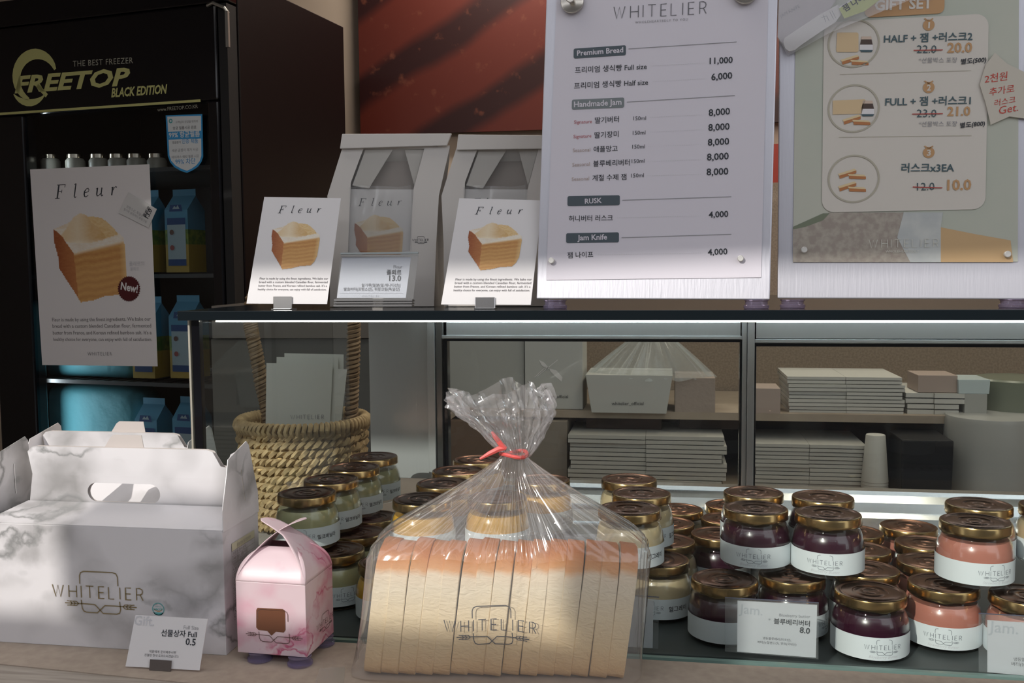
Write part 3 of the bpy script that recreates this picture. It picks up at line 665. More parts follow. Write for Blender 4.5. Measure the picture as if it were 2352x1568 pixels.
# (kind, lid centre px, level, rot, label)
JARS = [
 ('blueberry', 1664, 1329, 0, 75, 'dark purple jam jar left of the blueberry price card, bottom row front'),
 ('blueberry', 1825, 1335, 0, 75, 'dark purple jam jar directly behind the blueberry price card, bottom row'),
 ('blueberry', 1999, 1358, 0, 22, 'purple jam jar standing alone at the front right of the blueberry price card'),
 ('strawberry', 2179, 1353, 0, 2, 'salmon pink jam jar in the bottom front row next to the purple one'),
 ('strawberry', 2358, 1366, 0, 60, 'salmon pink jam jar behind the right hand Jam price card at the frame edge'),
 ('blueberry', 1990, 1308, 0, 40, 'gold lidded jar just behind the lone front purple jar'),
 ('strawberry', 2148, 1303, 0, 70, 'pink jam jar directly behind the bottom front pink jar'),
 ('blueberry', 1975, 1261, 0, 30, 'third jar back in the bottom purple column, only its lid showing'),
 ('strawberry', 2139, 1261, 0, 30, 'third jar back in the bottom pink column, only its lid showing'),
 ('blueberry', 1970, 1232, 0, 30, 'fourth jar back in the bottom purple column near the door track'),
 ('strawberry', 2105, 1228, 0, 30, 'rearmost bottom pink jar whose lid shows left of the upper pink jars'),
 ('blueberry', 1656, 1247, 0, 30, 'bottom row jar lid seen just left of the upper left purple jar'),
 ('blueberry', 1677, 1212, 0, 30, 'brown lid peeking out behind the upper left purple jar, lower of two'),
 ('blueberry', 1683, 1181, 0, 30, 'brown lid peeking out behind the upper left purple jar, highest of them'),
 ('tea', 1512, 1303, 0, -18, 'cream coloured tea jam jar at the bottom right of the bagged loaf'),
 ('tea', 1530, 1266, 0, 20, 'second bottom cream jar behind the one by the loaf'),
 ('tea', 1533, 1231, 0, 20, 'third bottom cream jar behind the one by the loaf'),
 ('tea', 1557, 1199, 0, 20, 'rearmost bottom cream jar right of the cream stack'),
 ('vanilla', 770, 1262, 0, 20, 'bottom pale yellow jar between the pink box and the loaf'),
 ('vanilla', 815, 1228, 0, 20, 'second bottom pale yellow jar, lid above the front one'),
 ('vanilla', 850, 1193, 0, 20, 'third bottom pale yellow jar left of the orange jars'),
 ('mango', 893, 1290, 0, 40, 'bottom orange jar mostly hidden by the left end of the loaf bag'),
 ('mango', 1050, 1300, 0, 40, 'bottom orange jar hidden behind the bagged loaf, left one'),
 ('mango', 1200, 1300, 0, 40, 'bottom orange jar hidden behind the bagged loaf, right one'),
 ('tea', 1370, 1300, 0, 40, 'bottom cream jar hidden behind the right end of the loaf'),
 ('blueberry', 1736, 1168, 1, -2, 'upper left purple jar with its logo label facing the front'),
 ('blueberry', 1902, 1179, 1, -3, 'upper right purple jar with its logo label facing the front'),
 ('blueberry', 1731, 1133, 1, 20, 'second upper purple jar behind the upper left one, lid visible'),
 ('blueberry', 1890, 1141, 1, 20, 'second upper purple jar behind the upper right one, lid visible'),
 ('strawberry', 2240, 1197, 1, 35, 'upper salmon pink jar with its label turned to the right'),
 ('strawberry', 2248, 1158, 1, 20, 'second upper pink jar behind the upper front pink one'),
 ('tea', 2420, 1162, 1, 20, 'upper cream jar cut off by the right frame edge'),
 ('tea', 1446, 1168, 1, -5, 'front upper cream jar against the right shoulder of the loaf bag'),
 ('tea', 1473, 1134, 1, 22, 'middle jar of the upper cream column'),
 ('tea', 1444, 1105, 1, 20, 'rearmost jar of the upper cream column'),
 ('vanilla', 705, 1132, 1, -14, 'front upper pale yellow jar above the pink gift box'),
 ('vanilla', 757, 1103, 1, -5, 'second of four upper pale yellow jars, counted from the front'),
 ('vanilla', 810, 1075, 1, 0, 'third of four upper pale yellow jars, counted from the front'),
 ('vanilla', 855, 1050, 1, 5, 'rearmost of the four upper pale yellow jars'),
 ('mango', 970, 1146, 1, 80, 'front upper orange jar left of the loaf bag'),
 ('mango', 1020, 1110, 1, 60, 'second upper orange jar seen through the left of the bag'),
 ('mango', 1048, 1085, 1, 60, 'third upper orange jar seen through the left of the bag'),
 ('mango', 1095, 1058, 1, 60, 'rearmost upper orange jar left of the bag tie'),
 ('mango', 1142, 1142, 1, 60, 'upper orange jar seen through the middle of the bag'),
 ('mango', 1246, 1102, 1, 60, 'rear upper jar seen behind the bag right of the tie'),
]
JP = []; done = {0: [], 1: []}
for kd, px, py, lv, rot, lab in JARS:
    p = onz(px, py, ZF+JH*(lv+1)-.001); p.y = max(p.y, YG+.048); JP.append([p, kd, lv, rot, lab])
for p, kd, lv, rot, lab in sorted(JP, key=lambda j: j[0].y):
    for it in range(12):                  # keep neighbours from standing in each other
        hit = [q_ for q_ in done[lv] if (p-q_).xy.length < .0815]
        if not hit: break
        p.y = max(q_.y+math.sqrt(max(0, .0816**2-(p.x-q_.x)**2)) for q_ in hit)
    done[lv].append(p); vx = p-CAM; base = math.degrees(math.atan2(-vx.x, vx.y))
    jar(kd, p.x, p.y, ZF+JH*lv+.0001*lv, base+rot, lab, 'jars of jam in the display case')
# ================================================================== price cards in the case
acr = clear('acrylic', (.95, .96, .97), ior=1.45, rough=.05, white=.05)
def case_card(cor, hol, label, lines, Y=.0665, holder=True):
    fr = Frame(V((0, Y, 0))); bl = fr.at(*fr.uv(*cor[0]))
    t = thing('price_card', label, 'price card', bl, 'price cards')
    obj('card', MB().prism([fr.at(*fr.uv(*c)) for c in cor], -fr.n*.0007), white, t)
    obj('acrylic_holder', MB().prism([fr.at(*fr.uv(*c), .0009) for c in hol], fr.n*.0007), acr, t)
    e = [fr.at(*fr.uv(*c), .0012) for c in hol]; obj('holder_edge', MB().tube([e[3], e[2]], .0006), mat('acrylic_edge', (.10, .10, .14), .2), t)
    P = PxPrint(fr, t)
    for s, x0, y0, x1, y1, k in lines: P.t(s, x0, y0, x1, y1, **k)
    return t
small = dict(m=mat('small_ink', (.10, .10, .11), .6))
case_card([(1693, 1496), (1874, 1510), (1877, 1389), (1694, 1379)], [(1665, 1494), (1879, 1512), (1880, 1383), (1665, 1371)], 'acrylic price card reading Blueberry butter in front of purple jars',
 [('Jam.', 1697, 1407, 1751, 1413, dict(m=pale_ink, bold=.01)), ('Blueberry butter', 1790, 1415, 1861, 1419, dict(m=grey_ink)), ('블루베리버터', 1777, 1431, 1860, 1437, dict(m=ink, bold=.02)), ('*', 1765, 1428, 1770, 1428, dict(m=grey_ink)), ('8.0', 1836, 1452, 1860, 1455, dict(m=ink, bold=.03)), ('냉동블루베리(미국산),', 1752, 1467, 1817, 1472, small), ('버터(뉴질랜드산), 연유(국내산)', 1740, 1476, 1829, 1482, small)])
case_card([(2268, 1543), (2450, 1560), (2450, 1436), (2268, 1424)], [(2247, 1541), (2470, 1562), (2470, 1420), (2247, 1407)], 'acrylic price card reading Jam at the right edge in front of pink jars',
 [('Jam.', 2270, 1450, 2338, 1456, dict(m=pale_ink, bold=.01)), ('냉동딸기(국내산)', 2328, 1516, 2398, 1521, small), ('버터(뉴질랜드산)', 2323, 1527, 2398, 1533, small)])
case_card([(1330, 1478), (1499, 1488), (1501, 1378), (1330, 1366)], [(1320, 1476), (1512, 1488), (1514, 1370), (1320, 1358)], 'price card behind the right end of the bagged loaf', [])
# ================================================================== gift boxes
wm = marble('white_marble', (.78, .76, .78), (.30, .30, .30), (.36, .35, .35), 9, .10)
innerw = mat('box_board', (.66, .60, .57), .6)
gold = mat('gold_foil', (.34, .27, .15), .35, .5)
def gift_box(X0, X1, yf, D, zb, label, grp=None, hole=None, ze=.112, zr=.137, zt_=.190, ins=0, tab=.43):
    t = thing('gift_box', label, 'box', ((X0+X1)/2, yf+D/2, zb), grp); th = .0008
    ym = yf+D*.5
    obj('box_body', MB().box(((X0+X1)/2, yf+D/2, zb+(ze-zb)/2), (X1-X0, D, ze-zb)), wm, t, bevel=.0006)
    mb = MB(); mb.prism([(X0, yf, ze), (X1, yf, ze), (X1-.004, ym-.004, zr), (X0+ins+.004, ym-.004, zr)], (0, 0, th)); obj('roof_panel', mb, wm, t)
    mb = MB(); mb.prism([(X1, yf+D, ze), (X0, yf+D, ze), (X0+ins+.004, ym+.004, zr), (X1-.004, ym+.004, zr)], (0, 0, th)); obj('roof_panel', mb, wm, t)
    L = X1-X0; H_ = zt_-zr; cxh = L*.485
    prof = [(ins+.004, 0), (ins+.010, H_*.5), (ins+.005, H_*.9), (ins+.009, H_*.98), (ins+.015, H_), (L-.035, H_), (L-.028, H_*.97), (L-.019, H_*.72), (L-.013, H_*.70), (L-.008, H_*.93), (L-.004, H_*.97), (L-.006, H_*.5), (L-.004, 0)]
    hl = rrect(*hole, .0105, 6) if hole else rrect(cxh-.036, .0015, cxh+.036, .0235, .0105, 6)
    for s_ in (-1, 1):
        fr = Frame(V((X0, ym+s_*.0012-(.0), zr)), 0, 0)
        lp = sheet(fr, [prof, hl], .0007)
        # a little backward sweep like folded card
        lp.v = [(x, y+s_*.0022*math.sin(max(0, (z-zr))/H_*2.6), z) for x, y, z in lp.v]
        obj('handle_panel', lp, wm if s_ < 0 else innerw, t)
    # lock tab behind the handle
    fr = Frame(V((X0+L*tab, ym+.004, zt_-.004)), 0, -4); obj('lock_tab', sheet(fr, [[(0, 0), (.010, .014), (.014, .017), (.046, .017), (.048, 0)]], .0007), innerw, t)
    for sx, X in ((-1, X0), (1, X1)):
        pr = [(0, ze-.001), (0, ze+.02), (D*.20, zt_-.018), (D*.26, zt_-.006), (D*.36, zt_-.004), (D*.80, zt_+.005), (D*.86, zt_+.000), (D*.93, zt_-.030), (D, ze+.022), (D, ze-.001)]
        fr = Frame(V((X, yf, 0)), 90, 0); fr.y = V((0, 0, 1)); 
        sl = [(D*.62, ze+.018), (D*.64, ze+.018), (D*.60, zt_-.022), (D*.58, zt_-.022)]
        g = sheet(fr, [pr, sl], .0007); g.v = [(x+sx*(.0008-.004*0)+(-sx)*.010*max(0, (z-ze)/(zt_-ze))**1.5*.4, y, z) for x, y, z in g.v]
        obj('end_panel', g, wm, t)
    return t, ym
C = onz(520, 1505, ZC)
Yb = C.y; HX = ony(530, 1163, Yb+.042).x; XLft = ony(64, 1163, Yb+.042).x
D1 = .084
BF1 = Frame(V((0, Yb, 0))); ze1 = ony(515, 1220, Yb).z; zr1 = ony(520, 1163, Yb+.042).z; zt1 = ony(300, 1028, Yb+.042).z
XLft -= .022; hb_ = Frame(V((XLft, Yb+D1/2, zr1))); h0 = hb_.uv(206, 1160); h1 = hb_.uv(370, 1111); tb0 = hb_.uv(231, 1028)[0]/(C.x-XLft)
big, ym = gift_box(XLft, C.x, Yb, D1, ZC, 'large white marble patterned gift box with carry handle, front left on the counter', None, (h0[0], max(.0012, h0[1]), h1[0], h1[1]), ze1, zr1, zt1, .022, tb0)
P = PxPrint(BF1, big, lift=.0005)
k = P.pxs(); c0 = P.q(224, 1360)
logo(P, c0[0], c0[1], 252*k, gold, k=.011)
hc = P.q(364, 1398); tealp = mat('seal_teal', (.12, .42, .42), .5)
P.stroke(arc(hc[0], hc[1], 15.5*k, 15.5*k, 0, 360, 28), 2*k, tealp); P.poly([(hc[0]-.0066*1+.0009, hc[1]-.0035), (hc[0]+.0057, hc[1]-.0035), (hc[0]+.0035, hc[1]-.0062), (hc[0]-.0035, hc[1]-.0062)], tealp)
P.text('HACCP', hc[0]-12*k, hc[1]-3*k, hc[0]+12*k, hc[1]-3*k, m=tealp, bold=.03); P.text('안전관리인증', hc[0]-9*k, hc[1]+5*k, hc[0]+9*k, hc[1]+5*k, m=tealp)
P.stroke(arc(hc[0], hc[1]+2*k, 10*k, 8*k, 200, 340, 8), 1.5*k, mat('seal_orange', (.6, .35, .1), .5))
SF = Frame(V((C.x, Yb, 0)), 90, 0)
P = PxPrint(SF, big, 'nutrition_table', lift=.0006)
yl = mat('table_yellow', (.62, .60, .42), .6); ti = mat('table_ink', (.25, .22, .20), .6)
a = P.q(532, 1277); b = P.q(603, 1240); bt_ = ony(540, 1440, Yb).z
u0_, u1_ = .018, .072; vt = ze1-.018; vb = ze1-.085
P.poly([(u0_, vt-.008), (u1_, vt-.008), (u1_, vt), (u0_, vt)], yl)
for i in range(14):
    v = vt-.008-i*.0055; P.stroke([(u0_, v), (u1_, v)], .0003, ti, dz=.0002)
    if i < 13: P.text(['제품명 종이상자', '재질 종이', '원산지 대한민국', '내용량 개', '보관방법 실온', '유통기한 표시', '제조원 표시', '주의사항', '고객상담', '반품 교환', '영양정보', '열량', '나트륨'][i], u0_+.002, v-.0043, u0_+.03+.012*hsh(i, 3), v-.0043, m=ti, h=.0026)
P.text('제품 정보 및 영양성분', u0_+.012, vt-.0058, u0_+.045, vt-.0058, m=ti)
for u in (u0_, u0_+.013, u1_): P.stroke([(u, vt), (u, vt-.008-13*.0055)], .0003, ti)
gift_box(XL-.24, XL-.028, Yb+.135, .10, ZC, 'second white marble gift box standing behind the large one, left of the display case', None, None, .085, .125, .182)
# ---- counter extension under the rear box
struct('trim_8', MB().box((-1.35, .16, -.111), (2*(1.35+XL-.012), .34, .2)), cwood)
# ---- pink box
zp = -.0012
A = onz(705, 1510, zp); Bq = onz(546, 1497, zp); Cq = onz(781, 1453, zp)
e1_ = Bq-A; e2_ = Cq-A
e2_ = V((-e1_.y, e1_.x, 0)); e2_ = e2_*(-1 if e2_.y < 0 else 1); e2_ = e2_.normalized()*(Cq-A).length
Dq = Bq+e2_; Cq = A+e2_
zpt = onpl(700, 1340, A, fw).z
pk = marble('pink_marble', (.72, .56, .60), (.52, .09, .19), (.66, .28, .38), 14, .08, off=1.7)
pkin = mat('pink_board_inner', (.62, .52, .48), .6)
pb = thing('gift_box', 'small pink marble cake box with crossed petal closure on clear round feet', 'box', (A+Bq+Cq+Dq)/4)
mb = MB(); mb.prism([A, Cq, Dq, Bq], (0, 0, zpt-zp)); obj('box_body', mb, pk, pb, bevel=.0005)
cen = (A+Bq+Cq+Dq)/4
upv = V((0, 0, 1))
def petal(b0, b1, nm, tip, side, wid, hz, material=pk, lean=0):
    mid = (b0+b1)/2; ax = (b1-b0); top = upv*zpt
    inn = (cen-mid); inn.z = 0; L = inn.length; inn.normalize()
    b0 = V((b0.x, b0.y, 0)); b1 = V((b1.x, b1.y, 0)); mid = V((mid.x, mid.y, 0)); ax.z = 0
    def fn(s, t):
        # centre path: from edge, bulging up, crossing the centre and past it
        pth = mid + inn*(L*(tip*t**1.35)) + upv*(zpt + hz*(1-(1-t)**1.5) )
        w_ = wid(t); p = pth + ax*((s-.5)*w_) + ax.normalized()*(lean*t*t)
        return p
    o = obj(nm, MB().grid(fn, 13, 25), material, pb, smooth=True); m_ = o.modifiers.new('thickness', 'SOLIDIFY'); m_.thickness = .0007; return o
dome = lambda t: (1-.0*t)*math.sqrt(max(0, 1-(t*.93)**3.2))*1.0
petal(Bq, A, 'front_flap', .72, 0, lambda t: 1-.62*t**2.2, .030)
petal(Cq, Dq, 'rear_flap', .72, 0, lambda t: 1-.62*t**2.2, .030)
pw = lambda t: (1-.62*min(1, t/.62)**1.3) if t < .62 else .38*math.sqrt(max(0.004, 1-((t-.62)/.38)**2.4))
petal(Dq, Bq, 'petal_flap', 1.62, 0, pw, .056, pk, -.004)
petal(A, Cq, 'petal_flap', 1.62, 0, pw, .056, pk, -.004)
# feet (each a stacked clear disc), three in view
foot = clear('violet_foot', (.80, .76, .93), ior=1.5, rough=.05, white=.16, wcol=(.42, .38, .58))
for (q_) in (Bq+(A-Bq)*.28-e2_*(-.10), A+(Bq-A)*.12+e2_*.05, Cq-(e2_)*.18+(Bq-A)*.10, Dq*.75+A*.25):
    obj('foot', MB().lathe([(.0115, ZC+.0003), (.0125, ZC+.001), (.0125, ZC+.003), (.0105, ZC+.0038), (.0105, zp-.001), (.0115, zp-.0003)], 28, (q_.x, q_.y, 0)), foot, pb, True)
FA = Frame(A, math.degrees(math.atan2((A-Bq).y, (A-Bq).x)))
P = PxPrint(FA, pb, 'front_print', .0004); kk = P.pxs(); dk = mat('print_brown', (.16, .09, .08), .5)
brown = mat('window_film_brown', (.16, .065, .035), .25)
P.pl([(592, 1395), (650, 1398), (655, 1402), (656, 1446), (652, 1452), (634, 1450), (624, 1459), (614, 1448), (594, 1446), (589, 1440), (589, 1400)], m=brown)
c0 = P.q(624, 1433); Lw = 252*.62*kk
logo(P, c0[0], c0[1]-.002, 252*.66*kk, dk, k=.008, letters=False)
FB = Frame(A, math.degrees(math.atan2(e2_.y, e2_.x)))
P = PxPrint(FB, pb, 'side_print', .0004); c0 = P.q(748, 1424); Ld = (Cq-A).length
logo(P, c0[0]-.002, c0[1], Ld*.62, dk, k=.012)
# ---- gift price card with clip
gf = Frame(onz(374, 1538, ZC+.0005), 0, 14)
gc = thing('price_card', 'white Gift price card for the full size box held in a dark metal clip', 'price card', onz(374, 1538, ZC))
obj('card', MB().prism([gf.at(*gf.uv(*p)) for p in [(288, 1530), (458, 1539), (477, 1421), (311, 1412)]], -gf.n*.0007), white, gc)
obj('clip', MB().prism([gf.at(*gf.uv(*p), .001) for p in [(345, 1538), (394, 1541), (396, 1516), (347, 1513)]], gf.n*.001), mat('clip_metal', (.22, .19, .18), .35, .8), gc)
obj('clip_base', MB().box(onz(372, 1532, ZC)+V((0, .008, .001)), (.022, .022, .0012)), mat('clip_metal', (.2, .2, .2), .35, .8), gc)
P = PxPrint(gf, gc)
P.t('Gift.', 308, 1434, 354, 1437, m=pale_ink, bold=.01); P.t('Full Size', 422, 1444, 456, 1446, m=grey_ink); P.t('선물상자 Full', 370, 1459, 452, 1463, m=ink, bold=.015); P.t('0.5', 426, 1480, 449, 1482, m=ink, bold=.02)
P.t('직원에게 문의해주시면', 343, 1498, 404, 1501, **small); P.t('친절한 안내 도와드리겠습니다.', 332, 1506, 411, 1510, **small)
# ================================================================== bread loaf in a bag
LA = onz(833, 1556, ZC); LB_ = onz(1442, 1566, ZC)
yawL = math.atan2(LB_.y-LA.y, LB_.x-LA.x); Ln = (LB_-LA).length*.985
ztopF = onpl(1130, 1300, (LA+LB_)/2, V((0, 1, 0))).z
HL = ztopF-ZC
LD = .078
ex = V((math.cos(yawL), math.sin(yawL), 0)); ey = V((-ex.y, ex.x, 0))
loaf = thing('bread_loaf', 'sliced white bread loaf with orange brown crust standing inside the clear bag', 'bread', (LA+LB_)/2+ey*LD/2)
bm_ = bpy.data.materials.new('bread'); bm_.use_nodes = True; nt = bm_.node_tree; bs = nt.nodes['Principled BSDF']; N = nt.nodes.new; L = nt.links.new
tc = N('ShaderNodeTexCoord'); sx = N('ShaderNodeSeparateXYZ'); L(tc.outputs['Object'], sx.inputs[0])
nz = N('ShaderNodeTexNoise'); nz.inputs['Scale'].default_value = 28; nz.inputs['Detail'].default_value = 5; oi = N('ShaderNodeObjectInfo'); sh_ = N('ShaderNodeVectorMath'); sh_.operation = 'MULTIPLY_ADD'; L(oi.outputs['Random'], sh_.inputs[0]); sh_.inputs[1].default_value = (3, 5, 7); L(tc.outputs['Object'], sh_.inputs[2]); L(sh_.outputs[0], nz.inputs[0])
ma = N('ShaderNodeMath'); ma.operation = 'MULTIPLY_ADD'; ma.inputs[1].default_value = .016; L(nz.outputs[0], ma.inputs[0]); L(sx.outputs[2], ma.inputs[2])
mr = N('ShaderNodeMapRange'); mr.inputs[1].default_value = 0; mr.inputs[2].default_value = HL+.018; L(ma.outputs[0], mr.inputs[0])
rp = N('ShaderNodeValToRGB'); cr = rp.color_ramp; L(mr.outputs[0], rp.inputs[0])
cr.elements[0].position = 0; cr.elements[0].color = (.62, .37, .16, 1); cr.elements[1].position = 1; cr.elements[1].color = (.56, .20, .06, 1)
for p_, c_ in ((.14, (.74, .49, .24)), (.30, (.82, .63, .36)), (.5, (.87, .73, .47)), (.74, (.89, .80, .60)), (.835, (.86, .74, .55)), (.885, (.74, .38, .16))):
    e = cr.elements.new(p_); e.color = (*c_, 1)
L(rp.outputs[0], bs.inputs['Base Color']); bs.inputs['Roughness'].default_value = .7
mpb = N('ShaderNodeMapping'); mpb.inputs['Scale'].default_value = (1, 1, 2.2); L(sh_.outputs[0], mpb.inputs[0])
nb = N('ShaderNodeTexNoise'); nb.inputs['Scale'].default_value = 75; nb.inputs['Detail'].default_value = 7; nb.inputs['Distortion'].default_value = 1.5; L(mpb.outputs[0], nb.inputs[0])
bp = N('ShaderNodeBump'); bp.inputs['Strength'].default_value = .5; bp.inputs['Distance'].default_value = .003; L(nb.outputs[0], bp.inputs['Height']); L(bp.outputs[0], bs.inputs['Normal'])
crumb = mat('crumb', (.86, .76, .58), .9, bump=(300, .5, .001))
def slice_mesh(i, wd):
    r_ = random.Random(i); n = 40; prof = []
    W2 = LD/2; dh = r_.uniform(-.002, .002)
    for k in range(n):
        a = 2*math.pi*k/n; c, s_ = math.cos(a), math.sin(a)
        e = .22 if s_ < 0 else .38
        y = W2*math.copysign(abs(c)**e, c); z = .5+.5*math.copysign(abs(s_)**(.2 if s_ < 0 else .42), s_)
        bul = 1-.025*math.sin(math.pi*z); prof.append((y*bul, z*(HL+dh)+(.012*(1-(y/W2)**2) if s_ > .2 else 0)))
    e = wd*.04; mb = MB(); rings = [(-wd/2, .985), (-wd/2+e, 1), (wd/2-e, 1), (wd/2, .985)]
    zc = HL/2; vs = [(x, y*k_, zc+(z-zc)*k_) for x, k_ in rings for y, z in prof]
    fs = [(j*n+k, (j+1)*n+k, (j+1)*n+(k+1) % n, j*n+(k+1) % n) for j in range(3) for k in range(n)]
    mb.add(vs, fs, 0); mb.add(vs[:n], [tuple(range(n))], 1); mb.add(vs[3*n:], [tuple(range(n-1, -1, -1))], 1)
    return mb.mesh('bread_slice', [bm_, crumb], True)
NS = 15
for i in range(NS):
    f = (i+.5)/NS; o = bpy.data.objects.new('bread_slice', slice_mesh(i, Ln/NS*.996)); sc.collection.objects.link(o); o.parent = loaf
    o.matrix_parent_inverse = Matrix.Translation(-loaf.location)
    rr = random.Random(i*7)
    o.location = LA+ex*(Ln*f)+ey*(LD/2+rr.uniform(-.0016, .0016))+V((0, 0, .0012)); o.rotation_euler = (0, R(7+rr.uniform(-.7, .7)), yawL+R(rr.uniform(-1.5, 1.5)))
# film bag
NK = onpl(1180, 1040, (LA+LB_)/2+ey*LD/2, V((0, 1, 0)))
bagc = (LA+LB_)/2+ey*LD/2; bagc.z = 0; bagc += ex*(HL*math.tan(R(7))*.5)
zsh = ZC+HL+.006; znk = NK.z; hA = Ln/2+.010; hB = LD/2+.008
bag = thing('bread_bag', 'clear plastic bag gathered and tied above the sliced loaf', 'bag', V((bagc.x, bagc.y, ZC)))
film = clear('bag_film', (.975, .965, .965), ior=1.48, rough=.10, white=.10, wcol=(1, .97, .95), gain=1.8)
PR = [(0, 1), (.10, .975), (.22, .88), (.36, .72), (.5, .56), (.64, .41), (.76, .28), (.86, .18), (.94, .105), (1, .075)]
def prf(t):
    for (a, x), (b, y) in zip(PR, PR[1:]):
        if t <= b: return x+(y-x)*(t-a)/(b-a)
    return PR[-1][1]
def fold(th, amp_t, t=0):
    return (math.sin(9*th+1.3+2*t)*.35+math.sin(17*th+.4+3*math.sin(th*2))*.35+math.sin(31*th+2+2*math.sin(3*th))*.22+math.sin(47*th+4*math.sin(5*th))*.14 + (abs(math.sin(23*th+2.5*math.sin(4*th)+t))**.4-.7)*.5 + (abs(math.sin(36*th+3*math.sin(7*th)-2*t))**.5-.7)*.35)*amp_t
def bagpt(s, t):
    th = 2*math.pi*s; c, sn = math.cos(th), math.sin(th); TB = .36
    if t < TB:
        q = t/TB; z = ZC+.0015+(zsh-ZC)*q; a, b = hA*(1+.045*(1-q)**2), hB*(1+.05*(1-q)); n = 7; cx = (q-.5)*HL*math.tan(R(7)); am = .0012+.0012*q
        g = math.sin(th*3+z*40)*.001*(abs(c) > .8)
    else:
        q = (t-TB)/(1-TB); z = zsh+(znk-zsh)*q; k = prf(q); a = hA*k; b = hB*(k*.62+.38*(1-q)**1.5)+.003; a = max(a, .011); b = max(b, .010)
        n = 7-5*min(1, q*1.6); cx = .5*HL*math.tan(R(7))*(1-q)+(NK-bagc).dot(ex)*q; am = .0022+.0042*math.sin(math.pi*min(1, q*1.0))*.9; g = 0
        am *= (1-.55*q)
    r = 1/((abs(c)/a)**n+(abs(sn)/b)**n)**(1/n)
    fl = fold(th, am, t)
    if t < TB and sn < -.0 and abs(c) < .95: fl = abs(fl)*.8*min(1, (1.0))*(.5+.5*vn(th*6, t*20))
    r += fl+g
    p = V((bagc.x, bagc.y, z))+ex*(r*c+cx)+ey*(r*sn)
    p.z += .002*math.sin(7*th)*math.sin(math.pi*t)
    return p
obj('film', MB().grid(bagpt, 460, 44, closed=True), film, bag, smooth=True)
ztuft = onpl(1180, 895, NK, V((0, 1, 0))).z
def tuft(s, t):
    th = 2*math.pi*s; z = znk-.004+(ztuft-znk+.004)*t
    k = math.sin(min(1, t*1.25)*math.pi/2); a = .011+.026*k+.004*t; b = .010+.016*k
    fl = (fold(th, .0035, t*2)+.004*(vn(th*4, t*7)-.5)+.003*(vn(th*9+5, t*14)-.5))*(.5+1.8*t)
    cx = -.003*math.sin(t*math.pi)-.012*t**2+.004
    jag = .006*vn(th*3, 2)+.005*math.sin(5*th)
    p = V((NK.x, NK.y, z+jag*t))+ex*((a+fl)*math.cos(th)+cx)+ey*((b+fl)*math.sin(th)+.0)
    if t > .35 and math.cos(th) < -.2: p += ex*(-.010*(t-.35)*2)+V((0, 0, -.012*(t-.35)))
    return p
film2 = clear('bag_film_tuft', (.96, .96, .965), ior=1.5, rough=.12, white=.12, wcol=(1, .97, .97), gain=2)
obj('gathered_top', MB().grid(tuft, 150, 22, closed=True), film2, bag, smooth=True)
coral = mat('coral_tie', (.85, .13, .12), .45)
tie = MB(); tie.tube([NK+V((0, 0, -.001))+ex*(.0128*math.cos(a))+ey*(.0122*math.sin(a))+V((0, 0, .0015*math.sin(a*2))) for a in [2*math.pi*k/28 for k in range(28)]], .0019, 6, True)
k0 = NK-ey*.012-ex*.009; F3 = Frame(k0)
for pts in ([(1162, 1030), (1150, 1018), (1138, 1002), (1131, 990)], [(1162, 1028), (1146, 1030), (1125, 1040), (1104, 1052)]):
    tie.tube([F3.at(*F3.uv(*p), .001*i) for i, p in enumerate(pts)], [.0022, .0028, .0024, .0012], 6)
obj('tie', tie, coral, bag, True)
fy = (LA+LB_)/2-ey*.0034
LF_ = Frame(fy, math.degrees(yawL)); 
P = PxPrint(LF_, bag, 'bag_print', .0); c0 = P.q(1125, 1437)
_mp = P.mp; P.mp = lambda u, v, w: _mp(u, v+.0016*math.sin(u*70+1.0)-.02*u, w)
logo(P, c0[0], c0[1], 210*P.pxs(), ink, k=.011)
# ================================================================== on top of the case: menu boards
plate = mat('brushed_plate', (.70, .70, .77), .45, .6, bump=(420, .3, .0006), scale3=(1, 1, .06))
paper = mat('menu_paper', (.72, .69, .76), .55)
def board(cor, P0, yaw, lean, label, feet):
    fr = Frame(P0, yaw, lean); bl, br, tr, tl = [fr.at(*fr.uv(*c)) for c in cor]
    t = thing('menu_board', label, 'sign', V((P0.x, P0.y, ZT)), None)
    mb = MB(); mb.prism([bl, br, tr, tl], -fr.n*.004); obj('back_plate', mb, plate, t, bevel=.0012)
    for px in feet:
        u = fr.uv(px, 686)[0]; q = fr.at(u, fr.uv((cor[0][0]+cor[1][0])/2, 686)[1], -.004); q.z = 0
        hz = (bl.z+br.z)/2
        obj('foot', MB().lathe([(.0118, ZT), (.0128, ZT+.0012), (.0128, ZT+.0036), (.0112, ZT+.0046), (.0112, hz-.0025), (.0125, hz-.0015), (.0125, hz-.0004)], 28, (q.x, q.y+.006, 0)), foot, t, True)
    return t, fr
def pinm(fr, px, py, label, r=.0032, h=.006, mt=mat('pin_white_steel', (.80, .79, .76), .4, .4), grp='small pin magnets on the menu boards'):
    c = fr.at(*fr.uv(px, py)); ms = [c+fr.n*w for w in (0.0012, h*.4, h*.9, h)]
    o = obj('pin_magnet', MB().tube(ms, [r, r*.85, r, r*.8], 16), mt, None, True); return tag(o, label, 'magnet', grp)
B1P = ony(1232, 687, YG+.022); B1P.z = B1P.z
b1, f1 = board([(1232, 686), (1768, 688), (1790, -130), (1259, -130)], B1P, -4, 4, 'left steel menu stand with the white price list of bread and jam', (1272, 1739))
sh1 = tag(obj('menu_sheet', MB().prism([f1.at(*f1.uv(*p), .0006) for p in [(1255, 643), (1748, 637), (1766, -70), (1281, -70)]], f1.n*.0004), paper), 'white menu sheet with price list held by magnets on the left board', 'menu')
P = PxPrint(f1, sh1, lift=.0014)
P.st
wl = P.q(1410, 44); wr = P.q(1622, 32); dx_ = V(wr)-V(wl); kx = dx_.length/8.16; exx = dx_/dx_.length
